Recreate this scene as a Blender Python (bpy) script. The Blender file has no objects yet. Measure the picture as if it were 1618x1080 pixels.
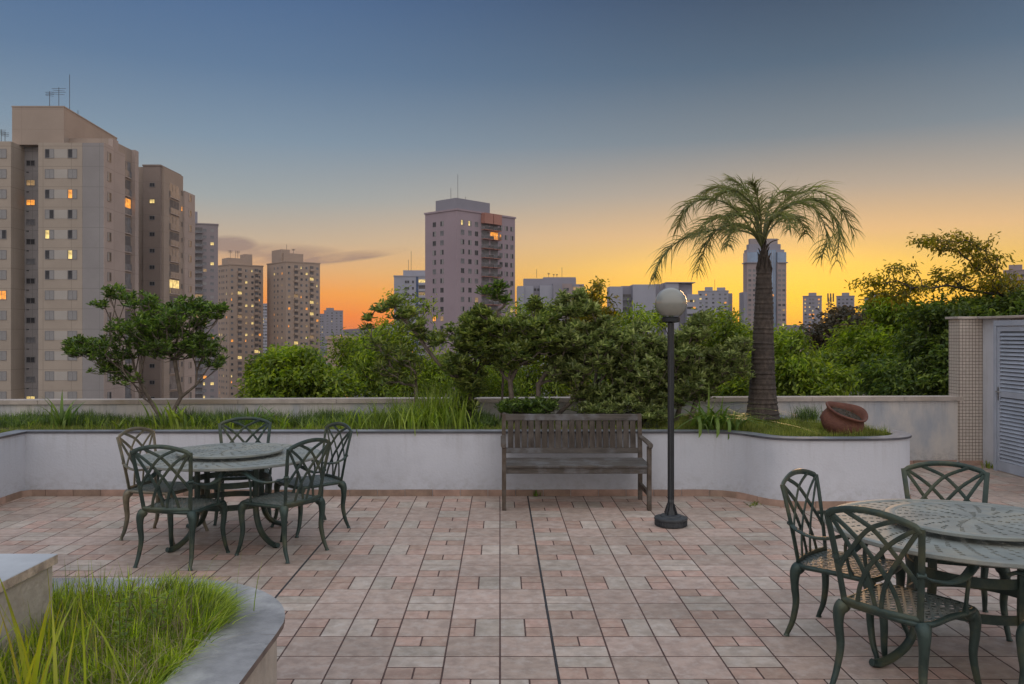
import bpy, math, random
import numpy as np
from mathutils import Vector
R = math.radians
random.seed(7); rng = np.random.default_rng(7)
scene = bpy.context.scene
COL = scene.collection
F = 1320.0; CX = 790.0; CY = 527.0; CAMZ = 1.76

# ------------------------------------------------------------------ camera
cd = bpy.data.cameras.new("camera"); cam = bpy.data.objects.new("camera", cd); COL.objects.link(cam)
cam.location = (0, 0, CAMZ); cam.rotation_euler = (R(90), 0, 0)
cd.sensor_width = 36; cd.lens = F/1618*36
cd.shift_x = (809-CX)/1618; cd.shift_y = -(540-CY)/1618
cd.clip_start = .05; cd.clip_end = 9000
scene.camera = cam
scene.view_settings.view_transform = 'Standard'; scene.view_settings.look = 'None'
scene.view_settings.exposure = 0; scene.view_settings.gamma = 1

# ------------------------------------------------------------------ sky
def lin(c):
    return tuple(((v/255)/12.92 if v/255 <= .04045 else ((v/255+.055)/1.055)**2.4) for v in c)
W = bpy.data.worlds.new("World"); scene.world = W; W.use_nodes = True
def build_world():
    nt = W.node_tree; nt.nodes.clear(); N = nt.nodes.new; L = nt.links.new
    def M(op, a, b=None, c=None):
        n = N('ShaderNodeMath'); n.operation = op
        for i, v in enumerate((a, b, c)):
            if v is None: continue
            if isinstance(v, (int, float)): n.inputs[i].default_value = v
            else: L(v, n.inputs[i])
        return n.outputs[0]
    tc = N('ShaderNodeTexCoord'); sp = N('ShaderNodeSeparateXYZ'); L(tc.outputs['Generated'], sp.inputs[0])
    x, y, z = sp.outputs
    hor = M('SQRT', M('ADD', M('MULTIPLY', x, x), M('MULTIPLY', y, y)))
    el = M('DIVIDE', z, M('MAXIMUM', hor, .001))          # tangent of the elevation
    elc = M('MINIMUM', M('MAXIMUM', el, 0), 1.0)
    e2 = M('SQRT', elc)                                   # more room near the horizon
    def ramp(stops):
        r = N('ShaderNodeValToRGB'); cr = r.color_ramp
        while len(cr.elements) > 1: cr.elements.remove(cr.elements[-1])
        for i, (p, c) in enumerate(stops):
            e = cr.elements[0] if i == 0 else cr.elements.new(p)
            e.position = p; e.color = (*lin(c), 1)
        L(e2, r.inputs[0]); return r.outputs[0]
    def P(py): return math.sqrt(max(0, (CY-py))/F)
    left = ramp([(0, (215,112,75)), (P(500), (250,126,44)), (P(465), (252,158,66)), (P(430), (228,172,118)), (P(385), (198,176,150)),
                 (P(320), (160,166,166)), (P(230), (128,148,166)), (P(120), (98,124,154)), (P(0), (80,108,146)), (.72, (140,158,188)), (1, (222,230,244))])
    right = ramp([(0, (248,138,30)), (P(510), (255,166,20)), (P(470), (255,196,34)), (P(425), (253,204,92)), (P(375), (240,194,134)), (P(310), (188,170,150)),
                 (P(230), (130,138,144)), (P(120), (90,108,126)), (P(0), (68,84,106)), (.72, (140,156,182)), (1, (222,230,244))])  # overhead stops of both ramps raised to light the terrace
    az = M('DIVIDE', x, M('MAXIMUM', hor, .001))
    mr = N('ShaderNodeMapRange'); mr.interpolation_type = 'SMOOTHSTEP'; L(az, mr.inputs[0])
    mr.inputs[1].default_value = -.36; mr.inputs[2].default_value = .40
    mx = N('ShaderNodeMix'); mx.data_type = 'RGBA'; L(mr.outputs[0], mx.inputs[0]); L(left, mx.inputs[6]); L(right, mx.inputs[7])
    # slight dimming of the yellow far to the right of the afterglow
    mr2 = N('ShaderNodeMapRange'); mr2.interpolation_type = 'SMOOTHSTEP'; L(az, mr2.inputs[0])
    mr2.inputs[1].default_value = .36; mr2.inputs[2].default_value = .8; mr2.inputs[4].default_value = .55
    mx2 = N('ShaderNodeMix'); mx2.data_type = 'RGBA'; L(mr2.outputs[0], mx2.inputs[0]); L(mx.outputs[2], mx2.inputs[6]); L(left, mx2.inputs[7])
    # thin streaks of evening cloud low in the west
    cmb = N('ShaderNodeCombineXYZ'); ratio = M('DIVIDE', x, M('MAXIMUM', y, .05))
    ev = M('DIVIDE', z, M('MAXIMUM', y, .05))
    L(M('ADD', M('MULTIPLY', ratio, 9), M('MULTIPLY', ev, 30)), cmb.inputs[0]); L(M('ADD', M('MULTIPLY', ev, 70), M('MULTIPLY', ratio, -10)), cmb.inputs[1])
    nz = N('ShaderNodeTexNoise'); L(cmb.outputs[0], nz.inputs['Vector']); nz.inputs['Scale'].default_value = .9; nz.inputs['Detail'].default_value = 5; nz.inputs['Roughness'].default_value = .5
    def blob(cx, cy, rx, ry, tilt):
        dx = M('SUBTRACT', ratio, (cx-CX)/F); dy = M('SUBTRACT', M('SUBTRACT', ev, (CY-cy)/F), M('MULTIPLY', dx, tilt))
        d = M('ADD', M('POWER', M('ABSOLUTE', M('DIVIDE', dx, rx/F)), 2), M('POWER', M('ABSOLUTE', M('DIVIDE', dy, ry/F)), 2))
        return M('MAXIMUM', M('SUBTRACT', 1, d), 0)
    b = M('ADD', M('ADD', blob(560, 404, 90, 9, .12), blob(362, 384, 48, 14, 0)), M('MULTIPLY', blob(440, 402, 130, 20, -.03), .6))
    cl = M('MULTIPLY', M('MINIMUM', M('MULTIPLY', b, 1.5), 1), M('MINIMUM', M('MAXIMUM', M('MULTIPLY', M('SUBTRACT', nz.outputs[0], .28), 4.0), 0), 1))
    cl = M('MULTIPLY', cl, M('GREATER_THAN', y, 0))
    mc = N('ShaderNodeMix'); mc.data_type = 'RGBA'; L(M('MULTIPLY', cl, .72), mc.inputs[0]); L(mx2.outputs[2], mc.inputs[6]); mc.inputs[7].default_value = (*lin((142,120,116)), 1)
    # brighter sky round the place where the sun went down
    gx = M('DIVIDE', M('SUBTRACT', ratio, (1235-CX)/F), 470/F); gy = M('DIVIDE', M('SUBTRACT', ev, (CY-470)/F), 115/F)
    gl = M('MAXIMUM', M('SUBTRACT', 1, M('ADD', M('MULTIPLY', gx, gx), M('MULTIPLY', gy, gy))), 0)
    gl = M('MULTIPLY', M('MULTIPLY', gl, gl), M('GREATER_THAN', y, 0))
    ga = N('ShaderNodeMix'); ga.data_type = 'RGBA'; ga.blend_type = 'ADD'; L(M('MULTIPLY', gl, .75), ga.inputs[0]); L(mc.outputs[2], ga.inputs[6]); ga.inputs[7].default_value = (.50, .26, .02, 1); mc = ga
    # eastern sky behind the photographer: pale, even, made extra bright to light the terrace
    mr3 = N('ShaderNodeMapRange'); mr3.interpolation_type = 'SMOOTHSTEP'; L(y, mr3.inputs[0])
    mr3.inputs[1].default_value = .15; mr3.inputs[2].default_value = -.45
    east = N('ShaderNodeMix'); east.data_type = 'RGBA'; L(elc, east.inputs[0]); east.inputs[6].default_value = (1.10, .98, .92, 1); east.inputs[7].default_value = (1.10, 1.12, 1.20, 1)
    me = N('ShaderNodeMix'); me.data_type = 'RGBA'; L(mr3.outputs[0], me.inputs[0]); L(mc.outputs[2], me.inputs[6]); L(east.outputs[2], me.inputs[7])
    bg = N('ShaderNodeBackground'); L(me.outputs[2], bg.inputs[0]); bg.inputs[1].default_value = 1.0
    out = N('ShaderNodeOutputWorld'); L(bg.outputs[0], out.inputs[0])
build_world()

# ------------------------------------------------------------------ sun (just gone behind the towers on the right)
sl = bpy.data.lights.new("sun", 'SUN'); sl.energy = 0.7; sl.angle = R(10); sl.color = (1, .55, .25)
sun = bpy.data.objects.new("sun", sl); COL.objects.link(sun)
sun.rotation_euler = Vector((-.36, -1.0, -.10)).to_track_quat('-Z', 'Y').to_euler()

# ------------------------------------------------------------------ helpers
def tag(o, label=None, cat=None, group=None, kind=None):
    if label: o['label'] = label
    if cat: o['category'] = cat
    if group: o['group'] = group
    if kind: o['kind'] = kind
    return o
def empty(name, loc=(0,0,0), rz=0, label=None, cat=None, group=None):
    o = bpy.data.objects.new(name, None); COL.objects.link(o); o.location = loc; o.rotation_euler = (0,0,rz)
    o.empty_display_size = .2
    return tag(o, label, cat, group)
def kids(o): return KIDS.get(o.name, [])
KIDS = {}
def link(name, me, mats, parent=None, smooth=False):
    for m in (mats if isinstance(mats, (list, tuple)) else [mats]): me.materials.append(m)
    if smooth: me.polygons.foreach_set('use_smooth', [True]*len(me.polygons))
    o = bpy.data.objects.new(name, me); COL.objects.link(o)
    if parent is not None:
        o.parent = parent; KIDS.setdefault(parent.name, []).append(o)
    return o
def copy_tree(o, parent=None):
    c = o.copy(); COL.objects.link(c)
    if parent is not None:
        c.parent = parent; KIDS.setdefault(parent.name, []).append(c)
    for k in list(kids(o)): copy_tree(k, c)
    return c
def PX(px, py, Y): return Vector(((px-CX)/F*Y, Y, CAMZ-(py-CY)/F*Y))

class MB:
    def __init__(s): s.v = []; s.f = []; s.m = []
    def add(s, vs, fs, mi=0):
        b = len(s.v); s.v += [tuple(v) for v in vs]
        for f in fs: s.f.append(tuple(i+b for i in f)); s.m.append(mi)
    def box(s, x0, y0, z0, x1, y1, z1, mi=0, c=0.0):
        if c <= 0:
            s.add([(x0,y0,z0),(x1,y0,z0),(x1,y1,z0),(x0,y1,z0),(x0,y0,z1),(x1,y0,z1),(x1,y1,z1),(x0,y1,z1)],
                  [(0,3,2,1),(4,5,6,7),(0,1,5,4),(1,2,6,5),(2,3,7,6),(3,0,4,7)], mi); return
        # chamfered box
        V = []; idx = {}
        for ix, X in ((0,(x0,x0+c)),(1,(x1,x1-c))):
            for iy, Yy in ((0,(y0,y0+c)),(1,(y1,y1-c))):
                for iz, Z in ((0,(z0,z0+c)),(1,(z1,z1-c))):
                    for a in range(3):
                        p = [X[1], Yy[1], Z[1]]; p[a] = (X,Yy,Z)[a][0]
                        idx[(ix,iy,iz,a)] = len(V); V.append(tuple(p))
        I = idx; Fc = []
        for a in range(3):
            o1, o2 = [k for k in range(3) if k != a]
            for sd in (0,1):
                q = []
                for (p, r) in ((0,0),(1,0),(1,1),(0,1)):
                    k = [0,0,0]; k[a] = sd; k[o1] = p; k[o2] = r; q.append(I[(*k, a)])
                if (sd == 0) ^ (a == 1): q.reverse()
                Fc.append(tuple(q))
        for a in range(3):           # edges parallel to axis a
            o1, o2 = [k for k in range(3) if k != a]
            for p in (0,1):
                for r in (0,1):
                    k0 = [0,0,0]; k1 = [0,0,0]; k0[o1] = k1[o1] = p; k0[o2] = k1[o2] = r; k1[a] = 1
                    q = [I[(*k0,o1)], I[(*k1,o1)], I[(*k1,o2)], I[(*k0,o2)]]
                    Fc.append(tuple(q))
        for ix in (0,1):
            for iy in (0,1):
                for iz in (0,1): Fc.append(tuple(I[(ix,iy,iz,a)] for a in range(3)))
        s.add(V, Fc, mi)
    def beam(s, a, b, w, h, up=(0,0,1), mi=0):
        a = Vector(a); b = Vector(b); d = (b-a).normalized(); up = Vector(up)
        r = d.cross(up)
        if r.length < 1e-4: r = d.cross(Vector((1,0,0)))
        r.normalize(); u = r.cross(d).normalized()
        V = []
        for p in (a, b):
            for (i, j) in ((-1,-1),(1,-1),(1,1),(-1,1)): V.append(p + r*(i*w/2) + u*(j*h/2))
        s.add(V, [(0,1,2,3),(7,6,5,4),(0,4,5,1),(1,5,6,2),(2,6,7,3),(3,7,4,0)], mi)
    def tube(s, pts, rad, n=8, mi=0, caps=True, flat=None, up=None):
        """flat=(fw, ft) scales the section along the side vector and the up vector"""
        pts = [Vector(p) for p in pts]; m = len(pts)
        if isinstance(rad, (int, float)): rad = [rad]*m
        V = []; prev = None
        for i, p in enumerate(pts):
            t = (pts[min(i+1,m-1)]-pts[max(i-1,0)])
            if t.length < 1e-9: t = Vector((0,0,1))
            t.normalize()
            if up is not None:
                u = Vector(up); sd = t.cross(u)
                if sd.length < 1e-3: sd = Vector((1,0,0))
                sd.normalize(); u = sd.cross(t).normalized()
            else:
                if prev is None:
                    ref = Vector((0,0,1)) if abs(t.z) < .9 else Vector((1,0,0))
                    sd = t.cross(ref).normalized()
                else:
                    sd = prev - t*prev.dot(t)
                    if sd.length < 1e-4: sd = t.cross(Vector((0,1,0)))
                    sd.normalize()
                u = t.cross(sd).normalized()
            prev = sd
            fw, ft = flat if flat else (1, 1)
            for k in range(n):
                a = 2*math.pi*(k+.5)/n
                V.append(p + sd*(math.cos(a)*rad[i]*fw) + u*(math.sin(a)*rad[i]*ft))
        Fc = []
        for i in range(m-1):
            for k in range(n):
                Fc.append((i*n+k, i*n+(k+1)%n, (i+1)*n+(k+1)%n, (i+1)*n+k))
        if caps:
            Fc.append(tuple(range(n))[::-1]); Fc.append(tuple((m-1)*n+k for k in range(n)))
        s.add(V, Fc, mi)
    def lathe(s, prof, n=32, c=(0,0,0), mi=0, a0=0, close=False):
        V = []; m = len(prof)
        for (r, z) in prof:
            for k in range(n):
                a = 2*math.pi*k/n+a0; V.append((c[0]+r*math.cos(a), c[1]+r*math.sin(a), c[2]+z))
        Fc = []
        rng_ = range(m if close else m-1)
        for i in rng_:
            j = (i+1) % m
            for k in range(n): Fc.append((i*n+k, i*n+(k+1)%n, j*n+(k+1)%n, j*n+k))
        s.add(V, Fc, mi)
    def prism(s, poly, z0, z1, mi=0, top=True, bot=True, mi_top=None):
        n = len(poly); V = [(p[0],p[1],z0) for p in poly]+[(p[0],p[1],z1) for p in poly]
        s.add(V, [(i,(i+1)%n,n+(i+1)%n,n+i) for i in range(n)], mi)
        b = len(s.v)-2*n
        if top: s.f.append(tuple(b+n+i for i in range(n))); s.m.append(mi if mi_top is None else mi_top)
        if bot: s.f.append(tuple(b+i for i in range(n))[::-1]); s.m.append(mi)
    def build(s, name, mats, parent=None, smooth=False, shade=None):
        me = bpy.data.meshes.new(name); me.from_pydata(s.v, [], s.f)
        me.polygons.foreach_set('material_index', s.m); me.update()
        o = link(name, me, mats, parent, smooth)
        if shade is not None:
            me.polygons.foreach_set('use_smooth', [True]*len(me.polygons))
            try: me.set_sharp_from_angle(angle=R(shade))
            except Exception: pass
        return o
def np_mesh(name, V, Fq, mats, parent=None, smooth=False, mi=None):
    me = bpy.data.meshes.new(name); V = np.ascontiguousarray(V, dtype=np.float32); Fq = np.ascontiguousarray(Fq, dtype=np.int32)
    k = Fq.shape[1]
    me.vertices.add(len(V)); me.vertices.foreach_set('co', V.ravel())
    me.loops.add(Fq.size); me.loops.foreach_set('vertex_index', Fq.ravel())
    me.polygons.add(len(Fq)); me.polygons.foreach_set('loop_start', np.arange(0, Fq.size, k, dtype=np.int32))
    try: me.polygons.foreach_set('loop_total', np.full(len(Fq), k, dtype=np.int32))
    except Exception: pass
    if mi is not None: me.polygons.foreach_set('material_index', np.asarray(mi, dtype=np.int32))
    me.update(calc_edges=True)
    return link(name, me, mats, parent, smooth)
def bez(pts, n=14):
    """Catmull-Rom through the points"""
    P = [Vector(p) for p in pts]; P = [P[0]*2-P[1]] + P + [P[-1]*2-P[-2]]; out = []
    for i in range(1, len(P)-2):
        for k in range(n):
            t = k/n; a, b, c, d = P[i-1], P[i], P[i+1], P[i+2]
            out.append(.5*((2*b)+(c-a)*t+(2*a-5*b+4*c-d)*t*t+(3*b-a-3*c+d)*t**3))
    out.append(P[-2]); return out

# ------------------------------------------------------------------ materials
def mat(name, base, rough=.7, var=.15, scale=3.0, detail=6, bump=0.0, bscale=60, metal=0.0, dark=None, spec=.5, stretch=None, second=None, s2=.6, ramp=(.35,.7), island=0.0, coat=0):
    m = bpy.data.materials.new(name); m.use_nodes = True; nt = m.node_tree; N = nt.nodes.new; L = nt.links.new
    b = nt.nodes['Principled BSDF']; b.inputs['Roughness'].default_value = rough; b.inputs['Metallic'].default_value = metal
    b.inputs['Specular IOR Level'].default_value = spec
    if coat: b.inputs['Coat Weight'].default_value = coat
    tc = N('ShaderNodeTexCoord'); mp = N('ShaderNodeMapping'); L(tc.outputs['Object'], mp.inputs[0])
    if stretch: mp.inputs['Scale'].default_value = stretch
    nz = N('ShaderNodeTexNoise'); L(mp.outputs[0], nz.inputs['Vector']); nz.inputs['Scale'].default_value = scale; nz.inputs['Detail'].default_value = detail; nz.inputs['Roughness'].default_value = .6
    cr = N('ShaderNodeValToRGB'); cr.color_ramp.elements[0].position = ramp[0]; cr.color_ramp.elements[1].position = ramp[1]
    dk = dark if dark else tuple(c*(1-var) for c in base)
    lt = tuple(min(1, c*(1+var*.6)) for c in base) if not dark else base
    cr.color_ramp.elements[0].color = (*dk, 1); cr.color_ramp.elements[1].color = (*lt, 1)
    L(nz.outputs[0], cr.inputs[0]); colr = cr.outputs[0]
    if second:
        n2 = N('ShaderNodeTexNoise'); L(tc.outputs['Object'], n2.inputs['Vector']); n2.inputs['Scale'].default_value = s2; n2.inputs['Detail'].default_value = 8; n2.inputs['Roughness'].default_value = .65
        c2 = N('ShaderNodeValToRGB'); c2.color_ramp.elements[0].position = .48; c2.color_ramp.elements[1].position = .68
        L(n2.outputs[0], c2.inputs[0]); mx = N('ShaderNodeMix'); mx.data_type = 'RGBA'; L(c2.outputs[0], mx.inputs[0]); L(colr, mx.inputs[6]); mx.inputs[7].default_value = (*second, 1); colr = mx.outputs[2]
    if island:
        g = N('ShaderNodeNewGeometry'); h = N('ShaderNodeHueSaturation'); mr = N('ShaderNodeMapRange'); L(g.outputs['Random Per Island'], mr.inputs[0])
        mr.inputs[3].default_value = 1-island; mr.inputs[4].default_value = 1+island; L(mr.outputs[0], h.inputs['Value'])
        mr2 = N('ShaderNodeMapRange'); L(g.outputs['Random Per Island'], mr2.inputs[0]); mr2.inputs[3].default_value = .5+island*.03; mr2.inputs[4].default_value = .5-island*.04; L(mr2.outputs[0], h.inputs['Hue'])
        L(colr, h.inputs['Color']); colr = h.outputs[0]
    L(colr, b.inputs['Base Color'])
    if bump:
        n3 = N('ShaderNodeTexNoise'); L(mp.outputs[0], n3.inputs['Vector']); n3.inputs['Scale'].default_value = bscale; n3.inputs['Detail'].default_value = 5
        bp = N('ShaderNodeBump'); bp.inputs['Strength'].default_value = bump; bp.inputs['Distance'].default_value = .01; L(n3.outputs[0], bp.inputs['Height']); L(bp.outputs[0], b.inputs['Normal'])
    return m
def leafmat(name, base, alt, trans=.35, rough=.5, spec=.4, nsc=3.0):
    m = bpy.data.materials.new(name); m.use_nodes = True; nt = m.node_tree; N = nt.nodes.new; L = nt.links.new
    b = nt.nodes['Principled BSDF']; out = nt.nodes['Material Output']
    b.inputs['Roughness'].default_value = rough; b.inputs['Specular IOR Level'].default_value = spec
    g = N('ShaderNodeNewGeometry'); cr = N('ShaderNodeValToRGB'); L(g.outputs['Random Per Island'], cr.inputs[0])
    cr.color_ramp.elements[0].color = (*base, 1); cr.color_ramp.elements[1].color = (*alt, 1); e = cr.color_ramp.elements.new(.5); e.color = (*[(p*.7+q*.3) for p, q in zip(base, alt)], 1)
    tc = N('ShaderNodeTexCoord'); nz = N('ShaderNodeTexNoise'); L(tc.outputs['Object'], nz.inputs['Vector']); nz.inputs['Scale'].default_value = nsc; nz.inputs['Detail'].default_value = 4
    mr = N('ShaderNodeMapRange'); L(nz.outputs[0], mr.inputs[0]); mr.inputs[1].default_value = .32; mr.inputs[2].default_value = .68; mr.inputs[3].default_value = .55; mr.inputs[4].default_value = 1.5
    h = N('ShaderNodeHueSaturation'); L(mr.outputs[0], h.inputs['Value']); L(cr.outputs[0], h.inputs['Color']); L(h.outputs[0], b.inputs['Base Color'])
    t = N('ShaderNodeBsdfTranslucent'); h2 = N('ShaderNodeHueSaturation'); h2.inputs['Value'].default_value = 1.6; h2.inputs['Saturation'].default_value = 1.15; L(h.outputs[0], h2.inputs['Color']); L(h2.outputs[0], t.inputs[0])
    mx = N('ShaderNodeMixShader'); mx.inputs[0].default_value = trans; L(b.outputs[0], mx.inputs[1]); L(t.outputs[0], mx.inputs[2]); L(mx.outputs[0], out.inputs[0])
    return m
def emat(name, col, strength):
    """a lit room behind a window: curtains and furniture make it uneven"""
    m = bpy.data.materials.new(name); m.use_nodes = True; nt = m.node_tree; N = nt.nodes.new; L = nt.links.new
    b = nt.nodes['Principled BSDF']; b.inputs['Base Color'].default_value = (.05,.04,.03,1)
    tc = N('ShaderNodeTexCoord'); nz = N('ShaderNodeTexNoise'); L(tc.outputs['Object'], nz.inputs['Vector']); nz.inputs['Scale'].default_value = 1.7; nz.inputs['Detail'].default_value = 2
    mr = N('ShaderNodeMapRange'); L(nz.outputs[0], mr.inputs[0]); mr.inputs[1].default_value = .3; mr.inputs[2].default_value = .7; mr.inputs[3].default_value = .35*strength; mr.inputs[4].default_value = 1.2*strength
    b.inputs['Emission Color'].default_value = (*col, 1); L(mr.outputs[0], b.inputs['Emission Strength'])
    return m
def facade(name, base, lw=.03, cw=4.0, ch=2.8, line=.75, var=.08, z0=0.0, x0=0.0):
    """rendered facade with joints at every storey"""
    m = mat(name, base, .85, var, .25, 6, second=tuple(c*.86 for c in base), s2=.09)
    nt = m.node_tree; N = nt.nodes.new; L = nt.links.new; b = nt.nodes['Principled BSDF']
    src = b.inputs['Base Color'].links[0].from_socket
    tc = N('ShaderNodeTexCoord'); sp = N('ShaderNodeSeparateXYZ'); L(tc.outputs['Object'], sp.inputs[0])
    cb = N('ShaderNodeCombineXYZ'); ad = N('ShaderNodeMath'); L(sp.outputs[0], ad.inputs[0]); L(sp.outputs[1], ad.inputs[1])
    az = N('ShaderNodeMath'); L(sp.outputs[2], az.inputs[0]); az.inputs[1].default_value = z0
    L(ad.outputs[0], cb.inputs[0]); L(az.outputs[0], cb.inputs[1])
    br = N('ShaderNodeTexBrick'); L(cb.outputs[0], br.inputs['Vector']); br.offset = 0; br.squash = 1; br.inputs['Scale'].default_value = 1
    br.inputs['Brick Width'].default_value = cw; br.inputs['Row Height'].default_value = ch; br.inputs['Mortar Size'].default_value = lw; br.inputs['Mortar Smooth'].default_value = .2
    mx = N('ShaderNodeMix'); mx.data_type = 'RGBA'; L(br.outputs['Fac'], mx.inputs[0]); L(src, mx.inputs[6])
    mx.inputs[7].default_value = (*[c*line for c in base], 1); L(mx.outputs[2], b.inputs['Base Color'])
    return m

M = {}
M['plaster'] = mat('white_plaster', (.53,.545,.585), .85, .12, 2.2, 8, .35, 45, second=(.44,.46,.50), s2=1.1)
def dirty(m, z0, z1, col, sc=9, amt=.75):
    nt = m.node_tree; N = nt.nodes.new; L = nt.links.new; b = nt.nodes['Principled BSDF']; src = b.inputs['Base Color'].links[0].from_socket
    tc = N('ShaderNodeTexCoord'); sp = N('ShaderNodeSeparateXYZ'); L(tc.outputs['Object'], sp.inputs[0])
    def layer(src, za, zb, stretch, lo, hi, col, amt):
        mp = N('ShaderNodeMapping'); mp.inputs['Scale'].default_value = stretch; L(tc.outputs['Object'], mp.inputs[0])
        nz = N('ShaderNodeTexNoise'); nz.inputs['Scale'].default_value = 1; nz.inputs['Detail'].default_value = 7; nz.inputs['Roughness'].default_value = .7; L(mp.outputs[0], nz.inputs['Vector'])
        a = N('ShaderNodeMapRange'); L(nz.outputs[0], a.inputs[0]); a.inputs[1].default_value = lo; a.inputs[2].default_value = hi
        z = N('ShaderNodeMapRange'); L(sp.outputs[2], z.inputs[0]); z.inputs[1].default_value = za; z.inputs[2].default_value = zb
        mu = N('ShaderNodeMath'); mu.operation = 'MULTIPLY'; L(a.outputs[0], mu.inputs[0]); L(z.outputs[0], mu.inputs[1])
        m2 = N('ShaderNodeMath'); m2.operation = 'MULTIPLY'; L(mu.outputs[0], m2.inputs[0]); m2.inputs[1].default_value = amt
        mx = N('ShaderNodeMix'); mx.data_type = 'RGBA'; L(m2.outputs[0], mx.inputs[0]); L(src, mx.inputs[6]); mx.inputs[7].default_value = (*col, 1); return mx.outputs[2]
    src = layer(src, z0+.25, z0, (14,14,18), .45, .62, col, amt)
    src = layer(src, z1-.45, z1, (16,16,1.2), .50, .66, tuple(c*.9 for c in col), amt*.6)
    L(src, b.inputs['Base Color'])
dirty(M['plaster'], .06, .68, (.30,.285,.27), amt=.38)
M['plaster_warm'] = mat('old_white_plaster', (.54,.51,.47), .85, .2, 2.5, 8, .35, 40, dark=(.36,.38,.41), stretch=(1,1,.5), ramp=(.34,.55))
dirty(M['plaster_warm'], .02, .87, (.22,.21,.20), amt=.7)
M['parapet_cap'] = mat('worn_concrete_coping', (.44,.38,.33), .8, .25, 6, 8, .3, 50, second=(.33,.27,.21), s2=1.5)
M['slate'] = mat('dark_slate_coping', (.17,.18,.20), .6, .3, 5, 8, .2, 60, second=(.30,.31,.32), s2=3)
M['slate_edge'] = mat('dark_slate_edge', (.07,.07,.08), .5, .3, 5)
M['stone'] = mat('grey_stone_coping', (.27,.265,.265), .5, .35, 7, 9, .25, 90, second=(.45,.445,.43), s2=3.2)
M['stone_edge'] = mat('brown_stone_edge', (.16,.12,.10), .6, .3, 12)
M['travertine'] = mat('rough_cream_render', (.46,.40,.33), .85, .3, 5, 9, .8, 30, second=(.34,.29,.23), s2=2.2)
M['travertine_edge'] = mat('cream_stone_edge', (.48,.38,.29), .8, .4, 14, 8, .5, 60)
M['grey_slab'] = mat('pale_grey_slab', (.44,.46,.48), .6, .15, 4, 8, .2, 60)
M['base_tile'] = mat('terracotta_skirting', (.36,.24,.18), .7, .3, 6, 8, .2, 60, island=.22)
M['grout'] = mat('tile_grout', (.085,.048,.040), .9, .3, 15)
M['grout_dark'] = mat('black_expansion_joint', (.03,.03,.032), .9, .3, 15)
M['concrete'] = mat('concrete', (.3,.29,.28), .85, .2, 2)
M['soil'] = mat('dark_soil', (.055,.042,.03), .95, .5, 20, 8, .8, 40)
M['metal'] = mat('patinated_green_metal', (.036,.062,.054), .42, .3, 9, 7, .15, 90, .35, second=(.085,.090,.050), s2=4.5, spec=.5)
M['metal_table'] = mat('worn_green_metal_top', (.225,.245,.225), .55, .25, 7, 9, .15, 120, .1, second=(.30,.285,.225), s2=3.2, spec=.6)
M['metal_seat'] = mat('sky_sheen_seat_metal', (.15,.185,.175), .38, .3, 8, 7, .1, 90, .2, second=(.24,.24,.21), s2=6, spec=.6)  # paler than the frame: sky reflection put into the colour
M['metal_bronze_sheen'] = mat('bronze_sheen_metal', (.20,.175,.12), .4, .35, 9, 7, .15, 90, .35, second=(.07,.095,.08), s2=5, spec=.6)  # warm reflected light on one chair, put into its colour
M['wood'] = mat('weathered_teak', (.085,.062,.044), .75, .4, 5, 9, .6, 50, stretch=(3,3,3), second=(.13,.115,.10), s2=9)
M['wood_long'] = mat('weathered_teak_boards', (.085,.072,.060), .7, .45, 6, 9, .6, 30, stretch=(.7,9,9), second=(.15,.15,.155), s2=5)
M['wood_up'] = mat('weathered_teak_slats', (.062,.047,.034), .75, .5, 6, 9, .6, 30, stretch=(9,9,.7), second=(.11,.095,.08), s2=4, island=.25)
M['black'] = mat('black_painted_metal', (.022,.025,.028), .3, .2, 20, metal=.3, spec=.6)
M['black_cast'] = mat('dark_cast_base', (.045,.05,.055), .5, .3, 20, 5, .3, 80, metal=.2)
M['terracotta'] = mat('terracotta_clay', (.15,.055,.032), .75, .35, 5, 9, .6, 50, second=(.095,.032,.022), s2=9)
M['bark'] = mat('grey_bark', (.15,.12,.095), .9, .4, 14, 8, .9, 40)
M['bark_dark'] = mat('dark_bark', (.06,.05,.04), .9, .4, 14, 8, .9, 40)
M['palm_bark'] = mat('palm_bark', (.085,.065,.052), .9, .5, 4, 10, 1, 26, stretch=(7,7,3), second=(.045,.037,.032), s2=3.5)
M['petiole'] = mat('palm_petiole', (.13,.14,.05), .5, .3, 5)
M['door'] = mat('grey_blue_door_paint', (.36,.395,.46), .5, .15, 3, 8, .1, 60, second=(.28,.31,.36), s2=2)
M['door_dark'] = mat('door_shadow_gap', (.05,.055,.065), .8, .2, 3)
M['steel'] = mat('steel_handle', (.35,.33,.30), .35, .2, 30, metal=.8)
M['glass'] = mat('dark_window_glass', (.045,.045,.05), .45, .4, .8, spec=.25)
M['glass_grey'] = mat('curtained_window', (.17,.17,.18), .5, .4, .9, spec=.3)
M['shutter'] = mat('closed_grey_shutter', (.25,.24,.235), .6, .1, 2)
M['alu'] = mat('window_frame_grey', (.2,.19,.19), .5, .1, 2)
M['lit_orange'] = emat('lit_window_orange', (1,.36,.05), 1.3)
M['lit_yellow'] = emat('lit_window_yellow', (1,.72,.25), 1.1)
M['lit_dim'] = emat('lit_window_dim', (1,.62,.28), .38)
M['room'] = mat('shaded_balcony_recess', (.13,.115,.11), .8, .3, .6)  # shade of the deep opening put into a flat colour
M['grass'] = leafmat('lawn_grass', (.09,.14,.022), (.34,.34,.08), .4, .5, .4, 5)
M['grass_near'] = leafmat('long_grass', (.085,.15,.014), (.46,.54,.06), .42, .5, .4, 9)
M['grass_dark'] = leafmat('dark_ground_cover', (.05,.09,.025), (.17,.24,.05), .35, .5, .4, 4)
M['grass_dry'] = leafmat('yellow_blades', (.30,.36,.04), (.42,.36,.05), .45)
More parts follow.
